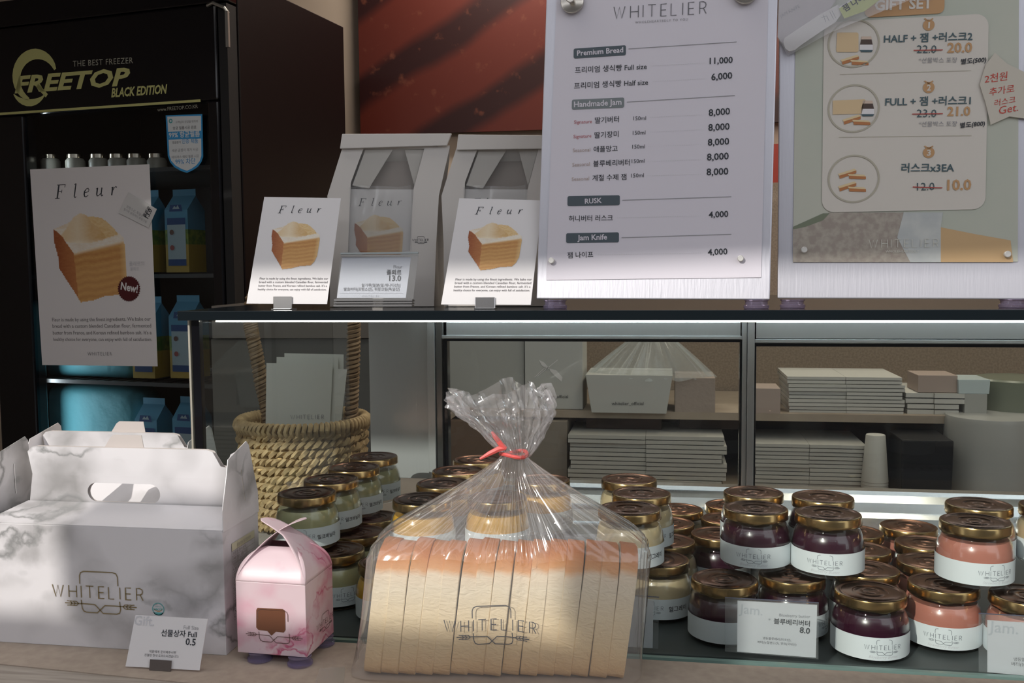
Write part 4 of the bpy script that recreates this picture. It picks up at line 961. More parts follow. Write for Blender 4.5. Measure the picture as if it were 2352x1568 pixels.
word(P, wl[0], wl[1], dx_.length, mat('grey_print', (.16, .16, .18), .6), ex=(exx.x, exx.y), ey=(-exx.y, exx.x), k=.075, cap=kx*1.06)
P.t('WHOLEHEARTEDLY TO YOU', 1459, 55, 1580, 48, m=grey_ink, space=1.25)
slate = mat('slate_tab', (.075, .10, .12), .5); slate2 = mat('slate_tab_light', (.20, .23, .24), .5)
for (x0, y0, x1, y1, tt, tx0, ty0, tx1, ty1, ms, lx0, ly0, lx1, ly1) in [
    (1318, 124, 1438, 116, 'Premium Bread', 1326, 129, 1432, 121, slate, 1444, 113, 1692, 97),
    (1314, 241, 1434, 236, 'Handmade Jam', 1319, 247, 1428, 241, slate2, 1440, 235, 1688, 220),
    (1304, 462, 1424, 460, 'RUSK', 1344, 468, 1383, 466, slate, 1430, 460, 1680, 452),
    (1301, 547, 1422, 545, 'Jam Knife', 1327, 552, 1395, 550, slate, 1428, 546, 1680, 538)]:
    a = P.q(x0, y0); b = P.q(x1, y1); d = V(b)-V(a); Lx = d.length; d.normalize(); n_ = V((-d.y, d.x)); hh = 11*P.pxs()
    P.poly([tuple(V(a)+d*x_+n_*y_) for x_, y_ in rrect(0, -hh, Lx, hh, .0018, 4)], ms)
    PP = PxPrint(f1, sh1, lift=.0018); PP.t(tt, tx0, ty0, tx1, ty1, m=paper, bold=.02)
    P.st([(lx0, ly0), (lx1, ly1)], 1.4, m=grey_ink)
def price(t_, x0, y0, x1, y1): P.t(t_, x0, y0, x1, y1, m=ink, bold=.018)
for t_, x0, y0, x1, y1 in [('11,000', 1630, 148, 1683, 145), ('6,000', 1634, 185, 1682, 181), ('8,000', 1628, 267, 1677, 263), ('8,000', 1627, 301, 1676, 298), ('8,000', 1626, 335, 1675, 332), ('8,000', 1624, 369, 1674, 366), ('8,000', 1623, 403, 1673, 401), ('4,000', 1628, 500, 1673, 498), ('4,000', 1626, 586, 1671, 584)]: price(t_, x0, y0, x1, y1)
for t_, x0, y0, x1, y1 in [('프리미엄 생식빵 Full size', 1321, 168, 1486, 159), ('프리미엄 생식빵 Half size', 1319, 204, 1489, 195), ('딸기버터', 1367, 283, 1422, 280), ('딸기장미', 1366, 317, 1421, 314), ('애플망고', 1364, 349, 1419, 347), ('블루베리버터', 1363, 382, 1447, 379), ('계절 수제 잼', 1361, 415, 1439, 412), ('허니버터 러스크', 1307, 508, 1408, 506), ('잼 나이프', 1304, 592, 1363, 590)]: P.t(t_, x0, y0, x1, y1, m=ink, bold=.006)
sigm = mat('signature_red', (.48, .12, .14), .6); seam = mat('seasonal_tan', (.46, .36, .32), .6)
for i, y in enumerate((285, 318, 350, 383, 416)):
    x = 1319-i*1.3; P.t('Signature' if i < 2 else 'Seasonal', x, y, x+(41 if i < 2 else 40), y-2, m=sigm if i < 2 else seam)
    x = 1455-i*1.2 - (0 if i < 4 else 0); P.t('150ml', x, y-8, x+29, y-9, m=ink)
for x0, y0, x1, y1 in [(1500, 152, 1622, 145), (1500, 188, 1622, 181), (1494, 270, 1615, 264), (1494, 304, 1615, 298), (1490, 337, 1612, 332), (1486, 371, 1612, 367), (1486, 404, 1612, 400), (1418, 500, 1612, 496), (1374, 585, 1612, 581)]:
    n = int((x1-x0)/4)
    for k in range(n):
        f_ = k/n; P.st([(x0+(x1-x0)*f_, y0+(y1-y0)*f_), (x0+(x1-x0)*(f_+.4/n), y0+(y1-y0)*(f_+.4/n))], 1, m=pale_ink)
for (px, py, lab) in ((1316, 8, 'round silver ring magnet at the upper left corner of the menu sheet'), (1712, -14, 'round silver ring magnet at the upper right corner of the menu sheet')):
    c = f1.at(*f1.uv(px, py)); t = thing('ring_magnet', lab, 'magnet', c)
    obj('magnet_disc', MB().tube([c+f1.n*x for x in (.0016, .002, .0065, .007)], [.0112, .0120, .0120, .0112], 40), mat('satin_nickel', (.62, .58, .52), .25, 1), t, True)
    obj('magnet_stem', MB().tube([c+f1.n*x for x in (.0071, .012, .016, .017)], [.0032, .0028, .0046, .004], 20), mat('satin_nickel', (.6, .6, .6), .25, 1), t, True)
pinm(f1, 1268, 599, 'small pin magnet at the lower left of the menu sheet'); pinm(f1, 1701, 594, 'small pin magnet at the lower right of the menu sheet')
# ---- second board
B2P = ony(1786, 687, YG+.024)
b2, f2 = board([(1786, 685), (2378, 687), (2378, -130), (1791, -130)], B2P, -2, 2, 'right steel menu stand with the green gift set poster', (1823, 2334))
sage = mat('sage_poster', (.50, .54, .46), .45, noise=(7, (.58, .58, .50), .35, .7))
g2 = thing('gift_poster', 'sage green gift set price poster on the right steel board', 'poster', f2.at(*f2.uv(2080, 602)))
obj('poster_sheet', MB().prism([f2.at(*f2.uv(*p), .0006) for p in [(1821, 602), (2337, 601), (2340, -90), (1829, -90)]], f2.n*.0004), sage, g2)
P = PxPrint(f2, g2, 'poster_print', lift=.0014)
P.pl([(1821, 523), (1860, 508), (1905, 488), (2075, 488), (2068, 545), (2090, 602), (1821, 602)], m=mat('print_crumb', (.36, .31, .27), .5, noise=(160, (.46, .42, .36), .4, .65)))
P.pl([(1821, 527), (1850, 521), (1890, 506), (1905, 490), (1890, 490), (1850, 508), (1821, 521)], m=mat('print_shade', (.20, .23, .16), .5), dz=.0001)
P.pl([(2075, 488), (2165, 488), (2160, 520), (2160, 602), (2090, 602), (2060, 545)], m=mat('print_cloth', (.50, .53, .53), .5, noise=(60, (.60, .62, .60), .35, .7)), dz=.0002)
P.pl([(2160, 522), (2240, 538), (2320, 552), (2326, 602), (2160, 602)], m=mat('print_loaf', (.62, .42, .22), .5), dz=.0002)
card = [P.q(*p) for p in ((1887, 488), (2270, 32))]
panel = mat('poster_panel', (.70, .66, .60), .5)
P.poly(rrect(card[0][0], card[0][1], card[1][0], card[1][1], .012, 6), panel, .0004)
og = mat('poster_orange', (.55, .32, .15), .5); deep = mat('poster_slate', (.06, .11, .13), .5); redl = mat('poster_strike', (.45, .06, .05), .5); ringm = mat('poster_ring', (.48, .45, .36), .5)
a = P.q(1985, 42); b = P.q(2169, -30); P.poly(rrect(a[0], a[1], b[0], b[1], .006, 5), og, .0006)
Q = PxPrint(f2, g2, 'poster_print', lift=.0024)
Q.t('GIFT SET', 2008, 25, 2140, 20, m=panel, bold=.03, hs=1.0)
for i, (y, n) in enumerate(((59, '1'), (202, '2'), (351, '3'))):
    c = Q.q(2132, y); k = Q.pxs(); Q.poly(arc(c[0], c[1], 13*k, 13*k, 0, 360, 24)[:-1], og); Q.st([(2122, y-15), (2132, y-9), (2142, y-15)], 3, m=og)
    Q2 = PxPrint(f2, g2, 'poster_print', lift=.0027); Q2.t(n, 2130 if n == '1' else 2127.5, y+7, 2134 if n == '1' else 2136.5, y+7, m=panel, bold=.03, h=14*k)
    Q.t(['22.0', '23.0', '12.0'][i], [2104, 2104, 2105][i], [123, 270, 438][i], [2149, 2149, 2145][i], [123, 270, 437][i], m=deep)
    Q.t(['20.0', '21.0', '10.0'][i], 2174, [122, 267, 437][i], [2231, 2227, 2229][i], [121, 266, 436][i], m=og, bold=.025)
    Q2.st([([2097, 2094, 2095][i], [117, 263, 430][i]), ([2164, 2164, 2163][i], [116, 262, 432][i])], 2.4, m=redl)
    cc = Q.q(1960, [101, 250, 411][i]); Q.stroke(arc(cc[0], cc[1], 58*k, 56*k, 0, 360, 48)[:-1], 4*k, ringm, closed=True)
Q.t('HALF + 잼 +러스크2', 2029, 99, 2232, 93, m=deep, bold=.018); Q.t('FULL + 잼 +러스크1', 2032, 243, 2228, 240, m=deep, bold=.018); Q.t('러스크x3EA', 2069, 395, 2190, 394, m=deep, bold=.018)
Q.t('*선물박스 포장', 2109, 145, 2197, 144, m=grey_ink); Q.t('*선물박스 포장', 2109, 291, 2197, 290, m=grey_ink)
Q.t('별도(500)', 2206, 148, 2264, 143, m=ink, bold=.02, shear=.15); Q.t('별도(800)', 2204, 294, 2261, 289, m=ink, bold=.02, shear=.15)
Q.st([(1928, 172), (2229, 163)], 1, m=ringm); Q.st([(1926, 316), (2230, 312)], 1, m=ringm)
tan_ = mat('toast_tan', (.72, .54, .32), .5); tan2 = mat('toast_top', (.78, .62, .36), .5); rst = mat('toast_crust', (.50, .20, .07), .5); jb = mat('jar_print_dark', (.08, .05, .04), .5)
def minijar(x, y):
    Q.pl([(x-14, y), (x-12, y-10), (x+12, y-10), (x+14, y), (x+15, y+2), (x-15, y+2)], m=jb); Q.pl([(x-15, y+2), (x+15, y+2), (x+15, y+14), (x-15, y+14)], m=white); Q.pl([(x-15, y+14), (x+15, y+14), (x+12, y+19), (x-12, y+19)], m=deep); Q.pl([(x-12, y-10), (x-11, y-17), (x+11, y-17), (x+12, y-10)], m=mat('jar_print_lid', (.66, .52, .42), .5))
def rusk(x, y):
    for d, a_, b_ in ((0, 12, 0), (22, -2, 2)):
        X = x+d; Q.pl([(X, y), (X+38, y-a_), (X+42, y-a_+4), (X+3, y+4)], m=tan2, dz=.0001); Q.pl([(X+3, y+4), (X+42, y-a_+4), (X+42, y-a_+10), (X+4, y+11)], m=rst)
Q.pl([(1922, 78), (1925, 76), (1968, 76), (1971, 79), (1971, 118), (1968, 121), (1922, 121), (1920, 117)], m=tan_); minijar(1989, 102); rusk(1930, 139)
Q.pl([(1912, 232), (1985, 229), (1987, 232), (1978, 262), (1912, 264)], m=tan_); minijar(1992, 249); rusk(1934, 276)
rusk(1924, 400); rusk(1924, 429)
wl = Q.q(1995, 569); wr = Q.q(2154, 570); word(Q, wl[0], wl[1], wr[0]-wl[0], mat('poster_pale', (.66, .66, .60), .5), k=.07, cap=(wr[0]-wl[0])/8.16*1.0); Q.t('WHOLEHEARTEDLY', 2033, 580, 2110, 580, m=mat('poster_pale', (.6, .6, .6), .5))
pinm(f2, 1846, 574, 'small pin magnet at the lower left of the gift set poster'); pinm(f2, 2311, 584, 'small pin magnet at the lower right of the gift set poster')
# star note
sn_ = thing('star_note', 'pale star shaped paper note with red handwriting on the gift set poster', 'note', f2.at(*f2.uv(2300, 220)))
star = [f2.uv(*p) for p in [(2273, 288), (2262, 240), (2248, 196), (2262, 150), (2283, 123), (2310, 148), (2352, 168), (2400, 150), (2410, 200), (2440, 240), (2400, 275), (2360, 275), (2316, 269)]]
obj('note_paper', sheet(f2, [star], .0004, .0034), mat('note_paper', (.62, .58, .50), .6), sn_)
nb_ = PxPrint(f2, sn_, 'handwriting', lift=.0039); rdp = mat('red_pen', (.55, .06, .04), .5)
nb_.t('2천원', 2259, 192, 2313, 184, m=rdp, bold=.004, shear=.15); nb_.t('추가로', 2270, 221, 2327, 212, m=rdp, bold=.004, shear=.15); nb_.t('러스크', 2282, 245, 2330, 236, m=rdp, shear=.2); nb_.t('Get.', 2293, 264, 2336, 256, m=rdp, shear=.25)
# jam knife in sleeve
kn = thing('jam_knife_pack', 'jam knife in a clear sleeve tilted over the corner of the gift set poster', 'knife', f2.at(*f2.uv(1830, 100), .006))
kf = Frame(f2.at(0, 0, .007), -2, 2)
obj('sleeve', MB().prism([kf.at(*kf.uv(*p), .004) for p in [(1809, 131), (1785, 88), (1790, -20), (2120, -60), (2120, -10), (1905, 78)]], kf.n*.0003), clear('sleeve_film', (.95, .95, .96), white=.07, rough=.06), kn)
obj('backing_card', MB().prism([kf.at(*kf.uv(*p), -.0005) for p in [(1786, 84), (1790, -30), (1960, -60), (1900, 30), (1812, 122)]], kf.n*.0006), mat('knife_card', (.52, .48, .50), .5), kn)
bl_ = [kf.uv(*p) for p in [(1799, 98), (1802, 88), (1880, 36), (1924, 12), (1928, 22), (1931, 34), (1918, 53), (1890, 70), (1840, 104), (1826, 116), (1812, 119), (1803, 112)]]
obj('blade', sheet(kf, [bl_], .0012, .0015), mat('knife_ivory', (.74, .72, .70), .3), kn)
obj('handle', MB().prism([kf.at(*kf.uv(*p), .001) for p in [(1926, 18), (1990, -20), (2060, -60), (2066, -44), (1996, 2), (1932, 32)]], kf.n*.002), mat('knife_ivory', (.74, .72, .70), .3), kn)
obj('name_label', MB().prism([kf.at(*kf.uv(*p), .0035) for p in [(1938, 45), (1926, 22), (1975, -8), (2010, -30), (2022, 0), (1985, 28)]], kf.n*.0003), mat('lime_label', (.50, .56, .14), .5), kn)
P = PxPrint(kf, kn, lift=.0042); P.t('잼 나이프', 1939, 30, 2000, -8, m=ink, bold=.02, hs=1.1); P.lift = .0042
P = PxPrint(kf, kn, lift=.0005); P.t('JAM KNIFE', 1793, 41, 1838, 17, m=grey_ink)
P = PxPrint(kf, kn, lift=.0024); P.st([(1905, 28), (1914, 46)], 1, m=grey_ink); P.st([(1910, 26), (1919, 43)], 1, m=grey_ink); P.st([(1886, 42), (1898, 38), (1904, 50)], 1, m=grey_ink); P.st([(1890, 36), (1896, 52)], 1, m=grey_ink)
# ================================================================== pastry bags and cards on the case
bagw = mat('bag_paper', (.60, .57, .54), .6)
def paper_bag(dx, label, logo_on, zi=0):
    fr = Frame(V((0, YG+.085, ZT+.0008)), 0, 5)
    def U(*p): return fr.uv(p[0]+dx, p[1])
    t = thing('paper_bag', label, 'bag', fr.at(*U(880, 690)), 'folded paper window bags on the case')
    v0 = 0.0; ub = fr.uv(758+dx, 690)[0]; ur = fr.uv(997+dx, 690)[0]
    edge = [(ub, v0), (ur, v0), U(1002, 560), U(1008, 450), U(1033, 338), U(787, 338), U(752, 450), (U(757, 560))]
    win = [U(799, 585), U(941, 585), U(950, 434), U(975, 341), U(835, 341), U(806, 419)]
    fw_ = sheet(fr, [edge, win], .0006)
    D = .050
    def pinch(v): vt_ = U(900, 338)[1]; return max(0, 1-v/vt_)**.55
    obj('front_panel', fw_, bagw, t)
    vt_ = U(900, 338)[1]
    bk = sheet(fr, [edge], .0006); 
    def push(mb, k):
        out = []
        for p in mb.v:
            q = V(p)-fr.P; v = q.dot(fr.y); out.append(tuple(V(p)-fr.n*(D*k*max(.03, pinch(v)))))
        mb.v = out; return mb
    mb = MB(); nL = 14
    def backfn(s, tt):
        v = vt_*tt; w = D*max(.03, pinch(v)); l = [ub, U(757, 560)[0], U(752, 450)[0], U(787, 338)[0]]; r_ = [ur, U(1002, 560)[0], U(1008, 450)[0], U(1033, 338)[0]]
        vv = [0, U(757, 560)[1], U(752, 450)[1], vt_]
        def ip(a):
            for i in range(3):
                if v <= vv[i+1]+1e-9: return a[i]+(a[i+1]-a[i])*(v-vv[i])/(vv[i+1]-vv[i])
            return a[-1]
        return ip(l), ip(r_), v, w
    mb.grid(lambda s, tt: (lambda q: fr.at(q[0]+(q[1]-q[0])*s, q[2], -q[3]))(backfn(s, tt)), 3, 14); obj('back_panel', mb, bagw, t)
    for sd in (0, 1):
        mb = MB(); 
        def gf_(s, tt):
            q = backfn(0, tt); u = q[sd]; inn = (.011*math.sin(math.pi*s)*(.3+tt))*(1 if sd == 0 else -1); return fr.at(u+inn, q[2], -q[3]*s)
        mb.grid(gf_, 5, 14); obj('side_gusset', mb, bagw, t)
        mb = MB()                           # white inner gusset fold seen through the window
        a0 = U(838, 343) if sd == 0 else U(973, 343); a1 = U(901, 343) if sd == 0 else U(928, 343); a2 = U(846, 432) if sd == 0 else U(952, 432); a3 = U(808, 425) if sd == 0 else U(950, 425)
        mb.prism([fr.at(*p, -.002-.001*sd) for p in ((a0, a1, a2, a3) if sd == 0 else (a0, a1, a2, a3))], -fr.n*.0004); obj('inner_fold', mb, bagw, t)
    mb = MB(); mb.prism([fr.at(*p, -.012) for p in (U(806, 445), U(950, 445), U(976, 341), U(836, 341))], -fr.n*.0004); obj('inner_wall', mb, mat('bag_inside_shade', (.36, .31, .29), .8), t)  # shade inside the bag, put into this sheet's darker colour
    obj('window_film', sheet(fr, [[U(797, 590), U(943, 590), U(952, 434), U(977, 339), U(833, 339), U(804, 419)]], .00005, -.0009), clear('bag_window', (.97, .97, .96), rough=.08, white=.03), t)
    # crinkled film over the card
    def cr(s, tt):
        a = U(803+143*s, 582-150*tt); return fr.at(a[0], a[1]+.004*vn(s*5, 1), .0006+.0018*abs(math.sin(s*17+tt*2+3*vn(s*3, tt*2)))*tt+.0008*vn(s*14, tt*6))
    obj('crinkled_film', MB().grid(cr, 46, 16), clear('bag_crinkle', (.97, .97, .97), rough=.12, white=.08, gain=1.6), t, smooth=True)
    fb = MB(); q = [U(783, 343), U(1028, 336), U(1039, 308), U(788, 309)]
    if dx > 0: q = [U(788, 346), U(1028, 343), U(1039, 313), U(792, 310)]
    fb.prism([fr.at(*p, .0012) for p in q], fr.n*.003); obj('folded_top', fb, bagw, t, bevel=.0008)
    ic = thing('pastry_card', 'pastry picture card inside the ' + ('right' if dx > 0 else 'left') + ' paper window bag', 'card', fr.at(*U(870, 680), -.006))
    cf = Frame(fr.at(0, 0, -.005), 0, 5)
    fleur_card(cf, [(772+dx, 690), (958+dx, 690), (953+dx, 435), (787+dx, 434)], ic, 'card_sheet')
    if logo_on:
        P = PxPrint(fr, t, 'bag_logo', .0006); c = P.q(966+dx, 551); logo(P, c[0], c[1], 40*P.pxs(), ink, k=.02)
    return fr
paper_bag(0, 'left white paper window bag with folded top standing behind the price holder', True)
paper_bag(262, 'right white paper window bag partly hidden by the menu stand', False)
for i, (cor, cl, lab) in enumerate([([(566, 697), (751, 698), (783, 455), (607, 452)], (629, 672, 681, 712), 'pastry card in a silver clip at the left end of the case top'), ([(1013, 699), (1219, 700), (1246, 460), (1055, 455)], (1092, 1138, 683, 713), 'pastry card in a silver clip beside the left menu stand')]):
    fr = Frame(ony((cor[0][0]+cor[1][0])/2, 700, YG+.022+.02*i*0), 0, 9); fr.P.z = max(fr.P.z, ZT+.001)
    t = thing('pastry_card', lab, 'card', fr.P)
    fleur_card(fr, cor, t, 'card_sheet', foot=False)
    x0, x1, y0, y1 = cl; q = [fr.at(*fr.uv(*p), .0012) for p in ((x0, y1-3), (x1, y1-3), (x1, y0), (x0, y0))]
    obj('clip', MB().prism(q, fr.n*.0008), chrome, t, bevel=.0006); c_ = (q[0]+q[1])/2; c_.z = ZT+.0008
    obj('clip_base', MB().box(c_+V((0, .004, 0)), ((q[1]-q[0]).length, .020, .0014)), chrome, t)
# price holder
hf = Frame(ony(860, 703, YG+.020), 0, 8)
ph = thing('price_holder', 'acrylic price holder with silver foot in front of the left paper bag', 'price card', ony(860, 704, YG+.02))
C4 = [(774, 688), (950, 688), (962, 583), (785, 583)]
obj('card', MB().prism([hf.at(*hf.uv(*p)) for p in [(774, 684), (932, 684), (944, 590), (786, 590)]], -hf.n*.0006), mat('holder_card', (.72, .73, .78), .5), ph)
obj('acrylic_front', MB().prism([hf.at(*hf.uv(*p), .0015) for p in C4], hf.n*.0008), acr, ph)
tb = MB(); pxb(tb, hf, 784, 579, 962, 585, .003, .003); pxb(tb, hf, 785, 588, 962, 590, .002, .002); obj('top_rail', tb, mat('rail_grey', (.42, .46, .46), .3, .6), ph)
fbm = MB(); 
for y0, y1, w_ in ((687, 692, .004), (694, 698, .005), (700, 705, .006)): pxb(fbm, hf, 770, y0, 949, y1, .010, w_)
obj('foot_rail', fbm, chrome, ph)
P = PxPrint(hf, ph, lift=.0006)
P.t('Fleur', 904, 616, 924, 616, m=grey_ink); P.t('플뢰르', 888, 630, 922, 630, m=ink, bold=.012); P.t('13.0', 894, 645, 921, 645, m=ink, bold=.012); P.t('밀가루[밀분(밀:캐나다산)]', 831, 658, 919, 658, m=mat('small_ink', (.1, .1, .11), .6)); P.t('발효버터(프랑스산), 휘핑크림(독일산)', 790, 667, 918, 667, m=mat('small_ink', (.1, .1, .11), .6)); P.st([(780, 673), (925, 673)], .8, m=pale_ink); P.t('WHITELIER', 831, 682, 871, 682, m=pale_ink, space=1.4)

# ================================================================== staff side behind the case
YS = 1.30
ZSD = onpl(1500, 1128, V((0, YS-.1, 0)), V((0, 1, 0))).z
bcw = mat('back_shelf_board', (.40, .33, .26), .55, noise=(20, (.35, .28, .22), .3, .7))
struct('trim_9', MB().box((.25, YS+.18, ZSD-.02), (2.9, .62, .04)), bcw)
struct('sun_blocker_10', MB().box((.25, YS+.12, ZSD-.45), (2.9, .5, .82)), mat('base_cabinet', (.25, .20, .17), .6))
SHF = Frame(V((0, YS, 0)))
zs1 = SHF.at(*SHF.uv(1500, 962)).z; zs0 = SHF.at(*SHF.uv(1500, 945)).z
xsl = SHF.at(*SHF.uv(1000, 950)).x
us = thing('wall_shelf', 'long beige shelf unit behind the case carrying boxes and paper bags', 'shelf', ((xsl+1.5)/2, YS+.2, ZSD))
obj('shelf_board', MB().box(((xsl+1.5)/2, YS+.2, (zs0+zs1)/2), (1.5-xsl, .40, zs0-zs1)), bcw, us)
obj('back_panel', MB().box(((xsl+1.5)/2, YS+.42, (ZSD+.62)/2+.04), (1.5-xsl, .02, .62)), mat('cork_panel', (.34, .27, .205), .8, noise=(200, (.27, .21, .16), .4, .6)), us)
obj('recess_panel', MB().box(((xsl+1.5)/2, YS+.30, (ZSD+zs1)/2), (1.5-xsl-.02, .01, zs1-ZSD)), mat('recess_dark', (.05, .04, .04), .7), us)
# equipment cabinet seen through the side glass
CF = Frame(CAM+ray(640, 900)*2.15, 4)
cab = thing('steel_cabinet', 'dark grey equipment cabinet seen through the left part of the case', 'cabinet', CF.at(*CF.uv(680, 1160)))
cg_ = mat('cabinet_grey', (.085, .085, .08), .45)
cm = MB(); pxb(cm, CF, 498, 778, 850, 1190, .5); obj('cabinet_body', cm, cg_, cab)
cm = MB(); pxb(cm, CF, 492, 700, 852, 776, .5, .01); obj('cabinet_top', cm, mat('cabinet_brown', (.13, .115, .10), .4), cab)
# counter that carries the basket
ZK = -.085
struct('sun_blocker_11', MB().box((-.85, .92, ZK-.03), (.74, .56, .06)), mat('side_counter', (.30, .27, .24), .5))
struct('sun_blocker_12', MB().box((-.85, .94, ZK-.48), (.7, .5, .84)), mat('base_cabinet', (.2, .2, .2), .6))
# ---- basket
rope = mat('seagrass', (.58, .43, .23), .8, noise=(60, (.36, .25, .12), .35, .7), bump=(350, .5, .001))
rope2 = mat('seagrass_dark', (.30, .21, .12), .8, noise=(60, (.20, .13, .07), .35, .7), bump=(350, .5, .001))
dB = 1.74; BC = CAM+ray(696, 965)*dB
zr_ = BC.z+.0; rtop = .1105; rbot = .092
bk = thing('basket', 'round woven seagrass basket with tall rope handle holding leaflets', 'basket', (BC.x, BC.y, ZK))
rows = 12; NSG = 132
def ringp(r_, z, a): return V((BC.x+r_*math.cos(a), BC.y+r_*math.sin(a), z))
for k in range(rows):
    f = (k+.5)/rows; z = ZK+.006+(zr_-.012-ZK)*f; rr = rbot+(rtop-rbot)*f**.8; mb = MB()
    for ph_ in (0, math.pi):
        pts = []
        for j in range(NSG):
            a = 2*math.pi*j/NSG; tw = a*26+ph_+k; pts.append(ringp(rr+.0050*math.cos(tw)+.0020*math.sin(a*11+k*math.pi), z+.0048*math.sin(tw)+.003*vn(a*5, k), a))
        mb.tube(pts, .0052, 5, True)
    obj('rope_course', mb, rope, bk, True)
mb = MB(); nw = 74
for j in range(nw):
    a = 2*math.pi*j/nw; c_ = ringp(rtop+.001, zr_-.002, a); o_ = ringp(1, 0, a)-V((BC.x, BC.y, 0)); tg = V((-o_.y, o_.x, 0))
    mb.tube([c_+o_*(.0085*math.cos(b))+V((0, 0, .010*math.sin(b)))+tg*(.004*math.sin(b/2)) for b in [2*math.pi*i/10 for i in range(10)]], .0042, 5, True)
obj('rim_wrap', mb, rope, bk, True)
hf_ = Frame(V((BC.x, BC.y, zr_)), 9); mb = MB()
hp = []
hu = lambda px, py: hf_.uv(px, py)
path = [(622, 985), (612, 930), (600, 880), (590, 820), (580, 770), (574, 740), (578, 690), (600, 655), (650, 632), (700, 626), (750, 632), (795, 655), (812, 690), (813, 740), (812, 800), (810, 860), (808, 920), (806, 985)]
pts = [hf_.at(*hu(*p), -.0 if i < 9 else -.0) for i, p in enumerate(path)]
dense = []
for i in range(len(pts)-1):
    for k in range(6): dense.append(pts[i].lerp(pts[i+1], k/6))
obj('handle_core', MB().tube(dense, .0085, 8), rope2, bk, True)
mb = MB()
for ph_ in (0, math.pi):
    hel = []; n = len(dense)*5
    for i in range(n-6):
        f = i/5; a = dense[int(f)].lerp(dense[min(int(f)+1, len(dense)-1)], f-int(f)); tg = (dense[min(int(f)+1, len(dense)-1)]-dense[int(f)]).normalized(); s1 = hf_.n; s2 = tg.cross(s1)
        an = i*.62+ph_; hel.append(a+s1*(.0095*math.cos(an))+s2*(.0095*math.sin(an)))
    mb.tube(hel, .0040, 5)
obj('handle_wrap', mb, rope2, bk, True)
lf = Frame(V((BC.x, BC.y-.02, ZK+.06)), 9)
leaf = mat('leaflet', (.66, .68, .64), .6)
for i, (cor, w_, lab) in enumerate([([(652, 980), (786, 980), (787, 815), (650, 812)], -.010, 'rearmost leaflet in the basket, standing highest'), ([(632, 980), (780, 980), (775, 822), (634, 820)], -.004, 'middle leaflet in the basket'), ([(736, 975), (783, 975), (797, 848), (760, 848)], -.001, 'narrow leaflet in the basket behind the right edge of the front one'), ([(611, 985), (758, 985), (765, 836), (613, 833)], .003, 'front leaflet in the basket with the shop lettering at its foot')]):
    o = tag(obj('leaflet', MB().prism([lf.at(*lf.uv(*p), w_) for p in cor], -lf.n*.0008), leaf), lab, 'leaflet', 'leaflets in the basket')
    if i == 3: P = PxPrint(lf, o, lift=.0005, w0=w_); a = P.q(668, 962); b = P.q(744, 962); word(P, a[0], a[1], b[0]-a[0], grey_ink, k=.12)
# ---- shelf goods
def shelf_thing(name, label, cat, x0, y0, x1, y1, D, Y, m, grp=None, bevel=.001, taper_=1.0):
    fr = Frame(V((0, Y, 0))); a = fr.at(*fr.uv(x0, y1)); b = fr.at(*fr.uv(x1, y0)); z0 = a.z; z1 = b.z; cx = (a.x+b.x)/2; hw = (b.x-a.x)/2
    mb = MB(); lo = [(cx-hw*taper_, Y, z0), (cx+hw*taper_, Y, z0), (cx+hw*taper_, Y+D, z0), (cx-hw*taper_, Y+D, z0)]; hi = [(cx-hw, Y, z1), (cx+hw, Y, z1), (cx+hw, Y+D, z1), (cx-hw, Y+D, z1)]
    mb.add(lo+hi, [(3, 2, 1, 0), (4, 5, 6, 7), (0, 1, 5, 4), (1, 2, 6, 5), (2, 3, 7, 6), (3, 0, 4, 7)])
    return tag(obj(name, mb, m, bevel=bevel), label, cat, grp), fr
Yg = YS+.02
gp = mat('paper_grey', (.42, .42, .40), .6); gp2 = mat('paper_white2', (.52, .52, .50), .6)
def on_shelf(y1): return y1
zbase = SHF.uv(1500, 945)[1]
def ypx_for(x, Y, z):                      # photo row at which height z shows, at depth Y
    d = V((ony(x, 800, Y).x, Y, z))-CAM; return PH/2-FPX*d.dot(up)/d.dot(fw)
ys = lambda x, Y=Yg: ypx_for(x, Y, zs0)
yd = lambda x, Y: ypx_for(x, Y, ZSD)
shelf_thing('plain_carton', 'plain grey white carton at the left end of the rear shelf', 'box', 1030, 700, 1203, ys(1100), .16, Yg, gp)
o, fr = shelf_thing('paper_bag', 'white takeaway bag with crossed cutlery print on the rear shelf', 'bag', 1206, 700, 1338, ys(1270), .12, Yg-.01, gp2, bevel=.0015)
P = PxPrint(Frame(V((0, Yg-.01, 0))), o, lift=.001); P.t('whitelier_official', 1236, 914, 1305, 914, m=ink)
P.st([(1228, 866), (1254, 842)], 1.5, m=white); P.st([(1234, 864), (1281, 826)], 1.5, m=white); P.pl([(1238, 826), (1250, 832), (1262, 846), (1256, 848), (1244, 838)], m=white); P.pl([(1262, 846), (1278, 850), (1292, 866), (1290, 876), (1276, 864), (1264, 852)], m=white)
o, fr = shelf_thing('tray_box', 'white tray box wrapped in a clear gathered bag on the rear shelf', 'box', 1345, 862, 1545, ys(1450, Yg-.04), .16, Yg-.04, gp2, taper_=.86)
P = PxPrint(Frame(V((0, Yg-.04, 0))), o, lift=.001); P.t('whitelier_official', 1405, 930, 1478, 930, m=ink)
def cone(s, t):
    F_ = Frame(V((0, Yg+.02, 0))); a = F_.uv(1345, 865); b = F_.uv(1640, 865); tp = F_.uv(1500, 745); th = 2*math.pi*s; cx = (a[0]+b[0])/2; hw = (b[0]-a[0])/2; k = (1-t)**.85
    x = cx+(tp[0]-cx)*t+hw*k*math.cos(th)*(1+.05*math.sin(19*th)); z = a[1]+(tp[1]-a[1])*t; return F_.at(x, z+.003*math.sin(13*th)*(1-t), -.06*k*math.sin(th)*(1+.06*math.sin(23*th)))
